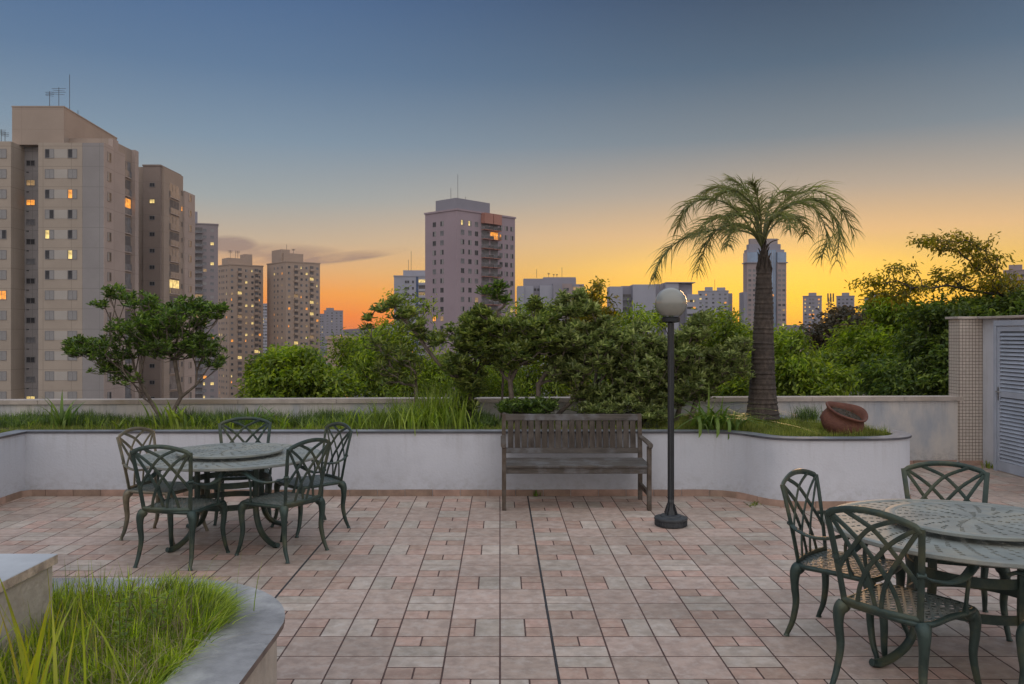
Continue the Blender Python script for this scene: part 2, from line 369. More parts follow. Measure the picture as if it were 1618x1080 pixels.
M['reed'] = leafmat('reed_leaves', (.12,.19,.025), (.34,.41,.07), .4)
M['strap'] = leafmat('strap_leaves', (.09,.16,.035), (.22,.30,.06), .35, .35)
M['leaf_shrub'] = leafmat('glossy_shrub_leaves', (.045,.09,.022), (.22,.31,.06), .32, .38, .5, 5)
M['leaf_grey'] = leafmat('grey_green_leaves', (.095,.135,.040), (.38,.42,.15), .32, .4, .5, 5)
M['leaf_olive'] = leafmat('olive_leaves', (.065,.105,.027), (.32,.36,.09), .32, .4, .5, 5)
M['leaf_street'] = leafmat('street_tree_leaves', (.085,.14,.022), (.34,.40,.06), .5, .5, .4, 1.2)
M['leaf_street_dark'] = leafmat('deep_green_leaves', (.050,.090,.022), (.20,.25,.045), .45, .5, .4, 1.2)
M['leaf_gold'] = leafmat('backlit_leaves', (.09,.10,.015), (.34,.25,.03), .55)
M['leaf_brown'] = leafmat('brown_tree_leaves', (.05,.05,.03), (.12,.08,.04), .3)
M['palm_leaf'] = leafmat('palm_leaflets', (.12,.15,.045), (.24,.22,.08), .45, .45)
def globe_mat():
    m = bpy.data.materials.new('opal_globe'); m.use_nodes = True; nt = m.node_tree; b = nt.nodes['Principled BSDF']
    b.inputs['Base Color'].default_value = (.235,.235,.205,1); b.inputs['Roughness'].default_value = .12; b.inputs['Coat Weight'].default_value = .3
    pass
    return m
M['globe'] = globe_mat()
def tile_mat(name, base, vein, amt):
    m = mat(name, base, .5, .16, 11, 10, .15, 60, second=vein, s2=13, island=amt, spec=.45, ramp=(.40,.60))
    nt = m.node_tree; b = nt.nodes['Principled BSDF']; N = nt.nodes.new; L = nt.links.new     # patchy wear over many tiles
    src = b.inputs['Base Color'].links[0].from_socket; tc = N('ShaderNodeTexCoord'); nz = N('ShaderNodeTexNoise'); nz.inputs['Scale'].default_value = .7; nz.inputs['Detail'].default_value = 5
    L(tc.outputs['Object'], nz.inputs['Vector']); mr = N('ShaderNodeMapRange'); L(nz.outputs[0], mr.inputs[0]); mr.inputs[1].default_value = .35; mr.inputs[2].default_value = .65; mr.inputs[3].default_value = .84; mr.inputs[4].default_value = 1.1
    h = N('ShaderNodeHueSaturation'); L(mr.outputs[0], h.inputs['Value']); L(src, h.inputs['Color']); L(h.outputs[0], b.inputs['Base Color'])
    n4 = N('ShaderNodeTexNoise'); n4.inputs['Scale'].default_value = 5; L(tc.outputs['Object'], n4.inputs['Vector']); m4 = N('ShaderNodeMapRange'); L(n4.outputs[0], m4.inputs[0]); m4.inputs[3].default_value = .3; m4.inputs[4].default_value = .75; L(m4.outputs[0], b.inputs['Roughness'])
    return m
M['tile_big'] = tile_mat('tile_pinkish_grey', (.41,.305,.245), (.49,.40,.34), .13)
M['tile_long'] = tile_mat('tile_grey', (.42,.345,.28), (.51,.445,.385), .13)
M['tile_small'] = tile_mat('tile_pink', (.43,.285,.22), (.49,.37,.30), .15)
def mosaic():
    m = mat('cream_mosaic', (.56,.49,.42), .4, .15, 30, second=(.48,.41,.35), s2=2)
    nt = m.node_tree; N = nt.nodes.new; L = nt.links.new; b = nt.nodes['Principled BSDF']; src = b.inputs['Base Color'].links[0].from_socket
    tc = N('ShaderNodeTexCoord'); sp = N('ShaderNodeSeparateXYZ'); L(tc.outputs['Object'], sp.inputs[0]); ad = N('ShaderNodeMath'); L(sp.outputs[0], ad.inputs[0]); L(sp.outputs[1], ad.inputs[1])
    cb = N('ShaderNodeCombineXYZ'); L(ad.outputs[0], cb.inputs[0]); L(sp.outputs[2], cb.inputs[1])
    br = N('ShaderNodeTexBrick'); L(cb.outputs[0], br.inputs['Vector']); br.offset = 0; br.inputs['Scale'].default_value = 1
    br.inputs['Brick Width'].default_value = .0435; br.inputs['Row Height'].default_value = .0435; br.inputs['Mortar Size'].default_value = .0030; br.inputs['Mortar Smooth'].default_value = .1
    mx = N('ShaderNodeMix'); mx.data_type = 'RGBA'; L(br.outputs['Fac'], mx.inputs[0]); L(src, mx.inputs[6]); mx.inputs[7].default_value = (.10,.075,.06,1); L(mx.outputs[2], b.inputs['Base Color'])
    bp = N('ShaderNodeBump'); bp.invert = True; bp.inputs['Distance'].default_value = .002; L(br.outputs['Fac'], bp.inputs['Height']); L(bp.outputs[0], b.inputs['Normal'])
    return m
M['mosaic'] = mosaic()

# ------------------------------------------------------------------ the ground, the podium and the tiled floor
GZ = -34.0
GP = [(-600,-16),(60,-16),(160,-22),(380,-31),(600,-31),(760,-20),(1000,-12),(1500,-6),(1850,-5)]
def gz(Y): return float(np.interp(Y, [a for a,_ in GP], [b for _,b in GP]))
g = MB()
for i, (yy, zz) in enumerate(GP):
    g.v += [(-2400,yy,zz),(2400,yy,zz)]
    if i: g.f.append((2*i-2,2*i-1,2*i+1,2*i)); g.m.append(0)
tag(g.build('ground', mat('city_ground', (.06,.06,.055), .9, .4, .02, 8, second=(.04,.06,.03), s2=.01)), kind='structure')
h = MB()
hp = []
for i in range(61):
    x = -2340+i*78; t = 11+4*math.sin(i*.7)+3*math.sin(i*1.9+1)+2.5*math.sin(i*.23)
    hp.append((x, t))
V = []; Fc = []
for i, (x, t) in enumerate(hp):
    V += [(x, 1500, GZ), (x, 1560, t), (x, 1700, t+2), (x, 1830, GZ)]
    if i:
        b = (i-1)*4
        for k in range(3): Fc.append((b+k, b+4+k, b+5+k, b+k+1))
h.add(V, Fc); tag(h.build('hills', mat('far_hills', (.09,.075,.08), .95, .3, .01)), kind='structure')
p = MB(); p.box(-10, -3, GZ, 9.5, 11.45, -.03); tag(p.build('podium', M['concrete']), kind='structure')

def floor():
    mb = MB(); Y0 = 4.86; T = .30
    gr = .0041
    def tile(x0, y0, x1, y1, mi, dl=0, dr=0):
        if x1 < -9.6 or x0 > 9.2: return
        a = x0+gr+dl; b_ = x1-gr-dr; c = y0+gr*1.25; d = y1-gr*1.25; j = random.uniform(-.0009,.0009); z = j*.6; e = .0025
        V = [(a,c,-.012),(b_,c,-.012),(b_,d,-.012),(a,d,-.012),(a,c,z-.002),(b_,c,z-.002),(b_,d,z-.002),(a,d,z-.002),(a+e,c+e,z),(b_-e,c+e,z),(b_-e,d-e,z),(a+e,d-e,z)]
        mb.add(V, [(0,1,5,4),(1,2,6,5),(2,3,7,6),(3,0,4,7),(4,5,9,8),(5,6,10,9),(6,7,11,10),(7,4,8,11),(8,9,10,11)], mi)
    BIG, LONG, SM = 0, 1, 2
    for ci in range(-32, 31):
        x0 = ci*T; x1 = x0+T; k = ci % 3        # 0 -> R, 1 -> P, 2 -> Q
        dl = .003 if ci in (1,-5) else 0; dr = .003 if ci in (0,-6) else 0
        xm = x0+T/2
        for ri in range(-20, 22):
            y0 = Y0+ri*T; y1 = y0+T; ym = y0+T/2
            if y1 > 11.35 or y0 < -1: continue
            sp = ri % 3 == 0
            if k == 1:
                if sp: tile(x0,y0,x1,y1,BIG,dl,dr)
                elif ri % 3 == 1:       # further row: long at the bottom? mirror of the nearer one
                    tile(x0,ym,x1,y1,LONG,dl,dr); tile(x0,y0,xm,ym,SM,dl,0); tile(xm,y0,x1,ym,SM,0,dr)
                else:
                    tile(x0,ym,xm,y1,SM,dl,0); tile(xm,ym,x1,y1,SM,0,dr); tile(x0,y0,x1,ym,LONG,dl,dr)
            elif sp:
                if k == 2:
                    tile(x0,y0,xm,ym,SM,dl,0); tile(x0,ym,xm,y1,SM,dl,0); tile(xm,y0,x1,y1,LONG,0,dr)
                else:
                    tile(x0,y0,xm,y1,LONG,dl,0); tile(xm,y0,x1,ym,SM,0,dr); tile(xm,ym,x1,y1,SM,0,dr)
            else: tile(x0,y0,x1,y1,BIG,dl,dr)
    mb.box(-9.7,-2,-.029,9.3,11.43,-.0016,3)
    for x in (.3, -1.5):
        mb.box(x-.0068,-2,-.0015,x+.0068,11.40,-.0006,4)
    return mb.build('terrace_floor', [M['tile_big'], M['tile_long'], M['tile_small'], M['grout'], M['grout_dark']])
tag(floor(), kind='structure')

# ------------------------------------------------------------------ walls and planters
def offset(path, d):
    """offset a polyline to its left by d"""
    out = []
    for i, p in enumerate(path):
        a = Vector(path[max(i-1,0)]); b = Vector(path[min(i+1,len(path)-1)])
        t = (b-a).normalized(); n = Vector((-t.y, t.x))
        if 0 < i < len(path)-1:
            t1 = (Vector(p)-a).normalized(); c = max(.5, t1.dot(t)); out.append(Vector(p)+n*(d/c))
        else: out.append(Vector(p)+n*d)
    return out
def ribbon(mb, path, d0, d1, z0, z1, mi=0, mi_side=None):
    """a band following the path between two offsets"""
    A = offset(path, d0); B = offset(path, d1); n = len(path); V = []
    for a, b in zip(A, B): V += [(a.x,a.y,z0),(b.x,b.y,z0),(b.x,b.y,z1),(a.x,a.y,z1)]
    ft = []; fs = []
    for i in range(n-1):
        q = i*4
        ft += [(q+3,q+7,q+6,q+2),(q+0,q+1,q+5,q+4)]; fs += [(q+0,q+4,q+7,q+3),(q+1,q+2,q+6,q+5)]
    fs += [(0,3,2,1), (q+4,q+5,q+6,q+7)]
    b = len(mb.v); mb.v += V
    for f in ft: mb.f.append(tuple(i+b for i in f)); mb.m.append(mi)
    for f in fs: mb.f.append(tuple(i+b for i in f)); mb.m.append(mi if mi_side is None else mi_side)
def smooth2(pts, n=8): return [Vector((p.x, p.y)) for p in bez([(a,b,0) for a,b in pts], n)]
XL = -5.156; YF = 9.075
curve = smooth2([(1.9,YF),(2.35,9.06),(2.55,8.93),(2.68,8.70),(2.82,8.52),(3.05,8.45),(3.5,8.44),(3.9,8.47),(4.18,8.60),(4.33,8.85),(4.33,9.2),(4.20,9.6),(3.95,10.0),(3.72,10.45),(3.66,11.0)], 7)
front = [Vector((XL, 1.5)), Vector((XL, 5)), Vector((XL, YF-.0)), Vector((-2,YF))] + curve
PH = .68
pw = empty('planter', (0,9.6,0), 0, 'long white plastered planter with dark slate edge, bulging forward round the palm', 'planter')
off = lambda pts: [Vector((p.x, p.y-9.6)) for p in pts]
fr = off(front)
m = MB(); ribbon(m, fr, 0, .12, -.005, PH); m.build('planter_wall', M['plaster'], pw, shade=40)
m = MB(); ribbon(m, fr, -.018, .17, PH, PH+.022, 0, 1); m.build('coping', [M['slate'], M['slate_edge']], pw)
m = MB(); sk = fr[3:]; 
# skirting tiles: individual pieces along the wall foot
def skirting(mb, path, step=.30, t=.012, hh=.068):
    P = [Vector(p) for p in path]; acc = [0]
    for i in range(1, len(P)): acc.append(acc[-1]+(P[i]-P[i-1]).length)
    def at(s):
        for i in range(1, len(P)):
            if s <= acc[i]+1e-9:
                return P[i-1].lerp(P[i], (s-acc[i-1])/(acc[i]-acc[i-1]))
        return P[-1]
    s = 0
    while s < acc[-1]-.01:
        e = min(s+step, acc[-1]); sub = [at(s+.003), at((s+e)/2), at(e-.003)]
        ribbon(mb, sub, -t, .004, -.004, hh+random.uniform(-.002,.002)); s = e
skirting(m, fr); m.build('skirting', M['base_tile'], pw)
soil_poly = [(-9.4,1.5),(-5.3,1.5),(-5.3,9.2),(-2,9.2)] + [(p.x,p.y) for p in offset(front, .10)[4:-2]] + [(3.68,11.0),(-9.4,10.4)]
m = MB(); m.prism([(x,y-9.6) for x,y in soil_poly], .2, .655); m.build('soil', M['soil'], pw)

# parapet at the back
pa = Vector((-9.6, 10.42)); pb = Vector((6.20, 11.20)); pd = (pb-pa).normalized()
par = empty('parapet_wall', (0,10.9,0), 0, 'low plastered parapet wall with pale worn coping behind the planter', 'wall')
path = [pa-Vector((0,10.9)), (pa+pb)/2-Vector((0,10.9)), pb-Vector((0,10.9))]
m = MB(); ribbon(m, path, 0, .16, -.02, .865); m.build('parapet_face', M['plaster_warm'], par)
m = MB(); 
L_ = (pb-pa).length; s = 0
while s < L_-.05:
    e = min(s+1.25, L_); q0 = pa+pd*(s+.003)-Vector((0,10.9)); q1 = pa+pd*(e-.003)-Vector((0,10.9))
    ribbon(m, [q0, (q0+q1)/2, q1], -.035, .20, .865, .92+random.uniform(-.0015,.0015)); s = e
m.build('coping', M['parapet_cap'], par)
m = MB(); skirting(m, [Vector((3.72,11.075-10.9)), Vector((5,11.14-10.9)), Vector((6.12,11.195-10.9))]); m.build('skirting', M['base_tile'], par)

# pillar and louvred door (a small service room)
rm = empty('service_room', (6.4,11.0,0), 0, 'mosaic tiled service room with grey louvred metal door at the right edge', 'outbuilding')
ox, oy = -6.4, -11.0
m = MB(); m.box(6.135+ox,11.17+oy,-.01,6.60+ox,11.42+oy,1.955); m.box(6.60+ox,11.17+oy,-.01,8.6+ox,11.42+oy,1.955)
m.build('mosaic_wall', M['mosaic'], rm)
m = MB(); m.box(6.455+ox,10.80+oy,-.01,6.60+ox,11.168+oy,1.955); m.box(6.50+ox,7.6+oy,-.01,6.62+ox,9.55+oy,1.955); m.build('side_wall', M['plaster'], rm)
m = MB(); m.box(6.10+ox,11.13+oy,1.958,8.6+ox,11.46+oy,1.99,c=.004); m.box(6.36+ox,7.6+oy,1.957,8.6+ox,11.128+oy,1.988,c=.004); m.build('roof_slab', M['parapet_cap'], rm)
door = None
def make_door():
    m = MB(); x = 6.37+ox; y0 = 9.62+oy; y1 = 10.79+oy
    m.box(x,y1-.055,0.0,x+.05,y1,1.93,c=.003); m.box(x,y0,0.0,x+.05,y0+.055,1.93,c=.003); m.box(x+.001,y0+.055,1.86,x+.05,y1-.055,1.93,c=.003)
    o = m.build('door', M['door'], rm)
    a = y0+.062; b = y1-.062; xx = x+.012
    m = MB()
    m.box(xx,b-.055,.012,xx+.032,b,1.852,c=.002); m.box(xx,a,.012,xx+.032,a+.055,1.852,c=.002)
    for (z0,z1) in ((.012,.135),(.955,1.03),(1.79,1.852)): m.box(xx+.001,a+.055,z0,xx+.031,b-.055,z1)
    def louv(z0,z1,n):
        dz = (z1-z0)/n
        for i in range(n):
            z = z0+i*dz; m.add([(xx+.000,a+.055,z),(xx+.000,b-.055,z),(xx+.026,b-.055,z+dz*.80),(xx+.026,a+.055,z+dz*.80),(xx+.004,a+.055,z-.002),(xx+.004,b-.055,z-.002),(xx+.030,b-.055,z+dz*.76),(xx+.030,a+.055,z+dz*.76)],
                [(0,1,2,3),(4,7,6,5),(0,4,5,1),(2,6,7,3),(0,3,7,4),(1,5,6,2)])
    louv(.14,.952,17); louv(1.033,1.787,15)
    m.build('louvre_panel', M['door'], o)
    m = MB(); m.box(xx+.034,a+.05,.13,xx+.038,b-.05,1.80); m.build('shade_backing', M['door_dark'], o)  # dark sheet added for the shade between the slats
    m = MB(); hy = b-.028; m.box(xx-.005,hy-.012,.91,xx,hy+.012,1.08,c=.002); m.tube([(xx-.003,hy,1.02),(xx-.035,hy,1.02),(xx-.038,hy-.02,1.02),(xx-.038,hy-.10,1.02)], .007, 8)
    m.build('handle', M['steel'], o, smooth=True)
make_door()
m = MB(); skirting(m, [Vector((6.14,11.168+0))-Vector((6.4,11.0)), Vector((6.36,11.168))-Vector((6.4,11.0)), Vector((6.455,11.168))-Vector((6.4,11.0))]); m.build('skirting', M['base_tile'], rm)

# near planter with the rounded stone rim and the block beside it
npz = .50
cpath = [Vector((-.94,.6)), Vector((-.94,2.2)), Vector((-.94,3.0)), Vector((-.94,3.50))]
for i in range(1, 15):
    a = math.pi/2*i/14; cpath.append(Vector((-1.69+.75*math.cos(a), 3.56+.75*math.sin(a))))
cpath += [Vector((-2.4,4.31)), Vector((-3.6,4.31))]
npl = empty('rounded_planter', (-1.7,3.2,0), 0, 'near planter with wide rounded grey stone rim, full of long grass', 'planter')
np_ = [p-Vector((-1.7,3.2)) for p in cpath]
m = MB(); ribbon(m, np_, .035, .16, -.005, npz-.028); m.build('planter_wall', M['travertine'], npl, shade=40)
m = MB()
segs = [(0,1),(1,3)]
for a, b in ((0,1),(1,3)):
    sub = np_[a:b+1]; sub = [sub[0]+(sub[1]-sub[0]).normalized()*.0015]+sub[1:-1]+[sub[-1]-(sub[-1]-sub[-2]).normalized()*.0015]
    ribbon(m, sub if len(sub)>2 else [sub[0],(sub[0]+sub[1])/2,sub[1]], 0, .28, npz-.026, npz, 0, 1)
ribbon(m, [np_[3]+Vector((0,.0015))]+np_[4:], 0, .28, npz-.026, npz, 0, 1)
m.build('rim', [M['stone'], M['stone_edge']], npl)
m = MB(); m.prism([(x+1.7,y-3.2) for x,y in [(-1.925,.6),(-1.2,.6),(-1.2,3.5),(-1.28,3.8),(-1.5,4.0),(-1.7,4.05),(-3.5,4.05),(-3.5,3.68),(-1.925,3.68)]], .1, npz-.06); m.build('soil', M['soil'], npl)
blk = empty('stone_ledge', (-3,2.4,0), 0, 'square cream rendered ledge with pale grey slab top at the lower left corner', 'wall')
m = MB(); m.box(-4.6+3,.6-2.4,0,-1.945+3,3.63-2.4,.755); m.build('ledge_body', M['travertine'], blk)
m = MB()
for (y0, y1) in ((.6,1.9),(1.903,2.9),(2.903,3.65)):
    m.box(-4.62+3,y0-2.4,.757,-1.93+3,y1-2.4,.80,0,.003)
o = m.build('slab_top', [M['grey_slab'], M['travertine_edge']], blk)
for pgn in o.data.polygons:
    if abs(pgn.normal.z) < .5: pgn.material_index = 1

# ------------------------------------------------------------------ furniture
def table():
    t = empty('round_table')
    RT = .76
    def disc(z, slots, hole, name, par):
        mb = MB(); r = hole; i = 0; ncell = 16; bands = [0, .16, .28, .42, .56]
        while r < slots-1e-6:
            r1 = min(r+(.022 if i % 2 else .013), slots); ph = i % 8
            if bands and r >= bands[0]:
                bands.pop(0)
                want = 2*math.pi*(r+.07)/.0225; ncell = max(16, int(round(want/4))*4)
            for k in range(ncell):
                if i % 2 == 1 and k % 4 == 0: continue
                if ph in (1,3) and k % 4 == 2 and False: continue
                g0 = r*.7; g1 = r1*.7
                a0 = 2*math.pi*k/ncell+g0; a1 = 2*math.pi*(k+1)/ncell+g0; b0 = 2*math.pi*k/ncell+g1; b1 = 2*math.pi*(k+1)/ncell+g1
                mb.add([(r*math.cos(a0),r*math.sin(a0),z),(r*math.cos(a1),r*math.sin(a1),z),(r1*math.cos(b1),r1*math.sin(b1),z),(r1*math.cos(b0),r1*math.sin(b0),z)], [(0,3,2,1)][:0] or [(0,1,2,3)])
            r = r1; i += 1
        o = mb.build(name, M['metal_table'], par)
        so = o.modifiers.new('thick', 'SOLIDIFY'); so.thickness = .009; so.offset = 0
        return o
    disc(.714, RT-.055, .10, 'tabletop', t)
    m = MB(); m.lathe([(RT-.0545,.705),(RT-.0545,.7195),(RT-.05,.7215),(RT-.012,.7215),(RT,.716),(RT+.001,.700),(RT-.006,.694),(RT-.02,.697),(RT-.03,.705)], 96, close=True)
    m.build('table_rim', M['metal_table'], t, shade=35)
    RL = .44
    tr = disc(.760, RL-.05, .028, 'rotating_tray', t)
    m = MB(); m.lathe([(RL-.0495,.751),(RL-.0495,.765),(RL-.045,.767),(RL-.008,.767),(RL,.762),(RL,.748),(RL-.006,.744),(RL-.02,.746),(RL-.03,.751)], 96, close=True)
    m.lathe([(.0275,.754),(.0275,.766),(.012,.766),(.012,.754)], 24, close=True); m.build('tray_rim', M['metal_table'], tr, shade=35)
    m = MB(); m.lathe([(.095,.719),(.13,.719),(.13,.745),(.10,.752),(.095,.752)], 40, close=True); m.lathe([(.0,.722),(.099,.722),(.099,.706),(0,.706)], 32); m.build('turntable_bearing', M['metal'], tr, shade=35)
    for (z0, z1, rr) in ((.478,.528,.318),(.298,.345,.318),(.655,.694,.318)):
        m = MB(); m.lathe([(rr,z0),(rr+.012,z0),(rr+.012,z1),(rr,z1)], 64, close=True); m.build('ring', M['metal'], t, shade=35)
    for k in range(4):
        a = R(10+90*k); ca, sa = math.cos(a), math.sin(a)
        prof = bez([(.33,0,.70),(.332,0,.5),(.33,0,.34),(.345,0,.22),(.40,0,.11),(.49,0,.045),(.575,0,.02),(.61,0,.028)], 6)
        pts = [(p.x*ca, p.x*sa, p.z) for p in prof]
        rad = [.027]*len(pts)
        for j in range(len(pts)-6, len(pts)): rad[j] = .024
        m = MB(); m.tube(pts, rad, 8, up=(-sa, ca, 0), flat=(.85,1.0)); m.build('leg', M['metal'], t, shade=45)
    return t

def clip_line(poly, p, d):
    lo, hi = -1e9, 1e9; n = len(poly)
    for i in range(n):
        a = Vector(poly[i]); b = Vector(poly[(i+1)%n]); e = b-a; nn = Vector((-e.y, e.x))      # inside on the left (ccw)
        den = nn.dot(d); num = nn.dot(p-a)
        if abs(den) < 1e-9:
            if num < 0: return None
            continue
        t = -num/den
        if den > 0: lo = max(lo, t)
        else: hi = min(hi, t)
    return (lo, hi) if hi-lo > .01 else None

def chair(metal, name='armchair'):
    c = empty(name)
    sz = .425
    outl = [(-.205,-.205),(0,-.222),(.205,-.205),(.222,0),(.238,.16),(.215,.215),(.10,.238),(-.10,.238),(-.215,.215),(-.238,.16),(-.222,0)]
    # seat: rim and lattice
    m = MB(); ring = [Vector((x,y,sz)) for x,y in outl]
    rp = bez([(x,y,sz-.006) for x,y in outl]+[(outl[0][0],outl[0][1],sz-.006)], 4)
    m.tube(rp, .016, 8, up=(0,0,1), flat=(1.0,.95), caps=False); 
    for ang, dz in ((58,0.0),(-58,.0015),(0,-.002)):
        d = Vector((math.cos(R(ang)), math.sin(R(ang)))); nrm = Vector((-d.y, d.x))
        for k in range(-11, 12):
            p = nrm*(k*.037)
            if ang == 0: p = Vector((0, k*.0445+.004))
            r_ = clip_line(outl, p, d)
            if r_:
                a = p+d*r_[0]; b = p+d*r_[1]; m.beam((a.x,a.y,sz+.004+dz), (b.x,b.y,sz+.004+dz), .0115 if ang else .010, .004, mi=1)
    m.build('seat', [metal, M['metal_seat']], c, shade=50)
    # back: frame and interlaced ribs
    def bp(u, v):
        hw = .192+(.240-.192)*v; z = sz+.012+v*.435
        y = -.212 - .055*v - .02*v*v - .022*(1-u*u)*(1-.3*v) 
        return Vector((u*hw, y, z))
    m = MB()
    for s_ in (-1,1):
        m.tube([bp(s_,v/10*1.02) for v in range(11)], [.0165]*11, 8, up=(0,-1,.1), flat=(1.0,.62))
    topc = [bp(u/8, 1+.115*(1-(u/8)**2)) for u in range(-8, 9)]
    m.tube([bp(-1,1)+Vector((0,0,-.012))]+topc[1:-1]+[bp(1,1)+Vector((0,0,-.012))], .0175, 8, up=(0,-1,.1), flat=(1.0,.62))
    m.tube([bp(u/6, .0) for u in range(-6,7)], .0175, 8, up=(0,-1,.1), flat=(1.05,.8))
    m.build('back_frame', metal, c, shade=50)
    m = MB()
    ribs = [[(-.59,1.075),(-.05,.94),(.25,.80),(.48,.66),(.82,.46),(.99,.33)], [(-.90,1.0),(-.42,.80),(-.12,.63),(.15,.46),(.42,.23),(.58,.0)], [(-.93,.97),(-.60,.67),(-.36,.46),(-.17,.22),(-.07,.0)]]
    for q, rb in enumerate(ribs):
        for s_ in (-1,1):
            P = bez([(u*s_, v, 0) for u, v in rb], 6)
            dy = (.0035 if s_ > 0 else -.0035)
            m.tube([bp(p.x, p.y)+Vector((0,dy+q*.0007,0)) for p in P], .0125, 6, up=(0,-1,.1), flat=(1.0,.5))
    m.build('backrest', metal, c, shade=50)
    for s_ in (-1,1):
        a0 = bp(s_, .50)
        P = bez([(a0.x+s_*.006, a0.y+.004, a0.z), (s_*.245,-.20,.632), (s_*.272,-.10,.612), (s_*.285,0,.622), (s_*.283,.08,.650), (s_*.278,.145,.672), (s_*.276,.205,.668), (s_*.276,.245,.650)], 5)
        n = len(P); m = MB(); rd = [.011+.007*math.sin(math.pi*i/(n-1))+.009*(i/(n-1))**2 for i in range(n)]
        m.tube(P, rd, 8, up=(0,0,1), flat=(1.25,.5))
        S = bez([(s_*.272,.115,.652), (s_*.268,.095,.62), (s_*.262,.088,.56), (s_*.248,.10,.48), (s_*.238,.115,.425)], 5)
        m.tube(S, [.016]+[.0105]*(len(S)-6)+[.011,.012,.014,.016,.018], 8, flat=(1,.8))
        m.tube([(a0.x-s_*.012, a0.y-.018, a0.z), (a0.x+s_*.016, a0.y+.01, a0.z)], .013, 8)
        m.build('armrest', metal, c, shade=60)
    for (x, y, fx, fy) in ((-.196,-.200,-.222,-.262),(.196,-.200,.222,-.262),(-.215,.190,-.245,.248),(.215,.190,.245,.248)):
        ex = .018*(1 if x > 0 else -1); ey = .02*(1 if y > 0 else -1)
        P = bez([(x,y,sz-.012),(x+ex,y+ey,sz-.05),(x+ex*1.1,y+ey*1.1,.30),(x+ex*.7,y+ey*.9,.20),(x+ex*.8+(fx-x)*.25,y+ey+(fy-y)*.25,.09),(fx,fy,.022),(fx+ex*.25,fy+ey*.25,.0)], 5)
        n = len(P); rd = [float(np.interp(i/(n-1), [0,.08,.16,.3,.55,.85,.94,1], [.030,.032,.027,.0205,.016,.0115,.0135,.016])) for i in range(n)]
        m = MB(); m.tube(P, [q*1.18 for q in rd], 10); m.build('leg', metal, c, shade=60)
    return c
def place(o, x, y, heading=None, rz=None, label=None, cat=None, group=None):
    o.location = (x, y, 0)
    if heading is not None: rz = math.atan2(heading[1], heading[0])-math.pi/2
    o.rotation_euler = (0,0,rz or 0); tag(o, label, cat, group); return o
TG = 'round green metal patio tables'; CG = 'green metal armchairs around the two tables'
t1 = table(); place(t1, -2.32, 7.20, rz=R(45), label='round dark green metal table in front of the white planter wall on the left', cat='table', group=TG)
t2 = copy_tree(t1); place(t2, 2.56, 4.51, rz=R(0), label='round metal table close to the camera, cut off by the right edge of the picture', cat='table', group=TG)
c0 = chair(M['metal'])
cz = chair(M['metal_bronze_sheen'])
CH = [(-2.475,6.51,(.18,.98),'dark green armchair at the left table, back to the viewer, nearest the grassy planter'),
      (-1.75,6.73,(-.87,.49),'green armchair turned three quarters away at the right front of the left table'),
      (-1.72,7.57,(-.77,-.64),'green armchair at the right rear of the left table, close to the wall'),
      (-2.445,7.98,(-.26*-1,-.965),'armchair behind the left table, its arched back showing above the tabletop'),
      (2.02,4.85,(.72,-.69),'bronze tinged armchair on the left side of the near right table, seen sideways'),
      (2.0,4.13,(.82,.576),'largest armchair, at the right table with its lattice back to the viewer'),
      (2.77,5.11,(-.33,-.944),'armchair behind the right table, facing the viewer in front of the curved planter'),
      (2.71,3.76,(-.45,.89),'armchair at the bottom right corner, only one leg inside the picture')]
for i, (x, y, hd, lb) in enumerate(CH):
    o = c0 if i == 0 else copy_tree(c0)
    place(o, x, y, hd, label=lb, cat='chair', group=CG)
place(cz, -2.92, 7.28, (.97,-.23), label='armchair with painted bronze sheen at the left rear of the left table, seen sideways', cat='chair', group=CG)

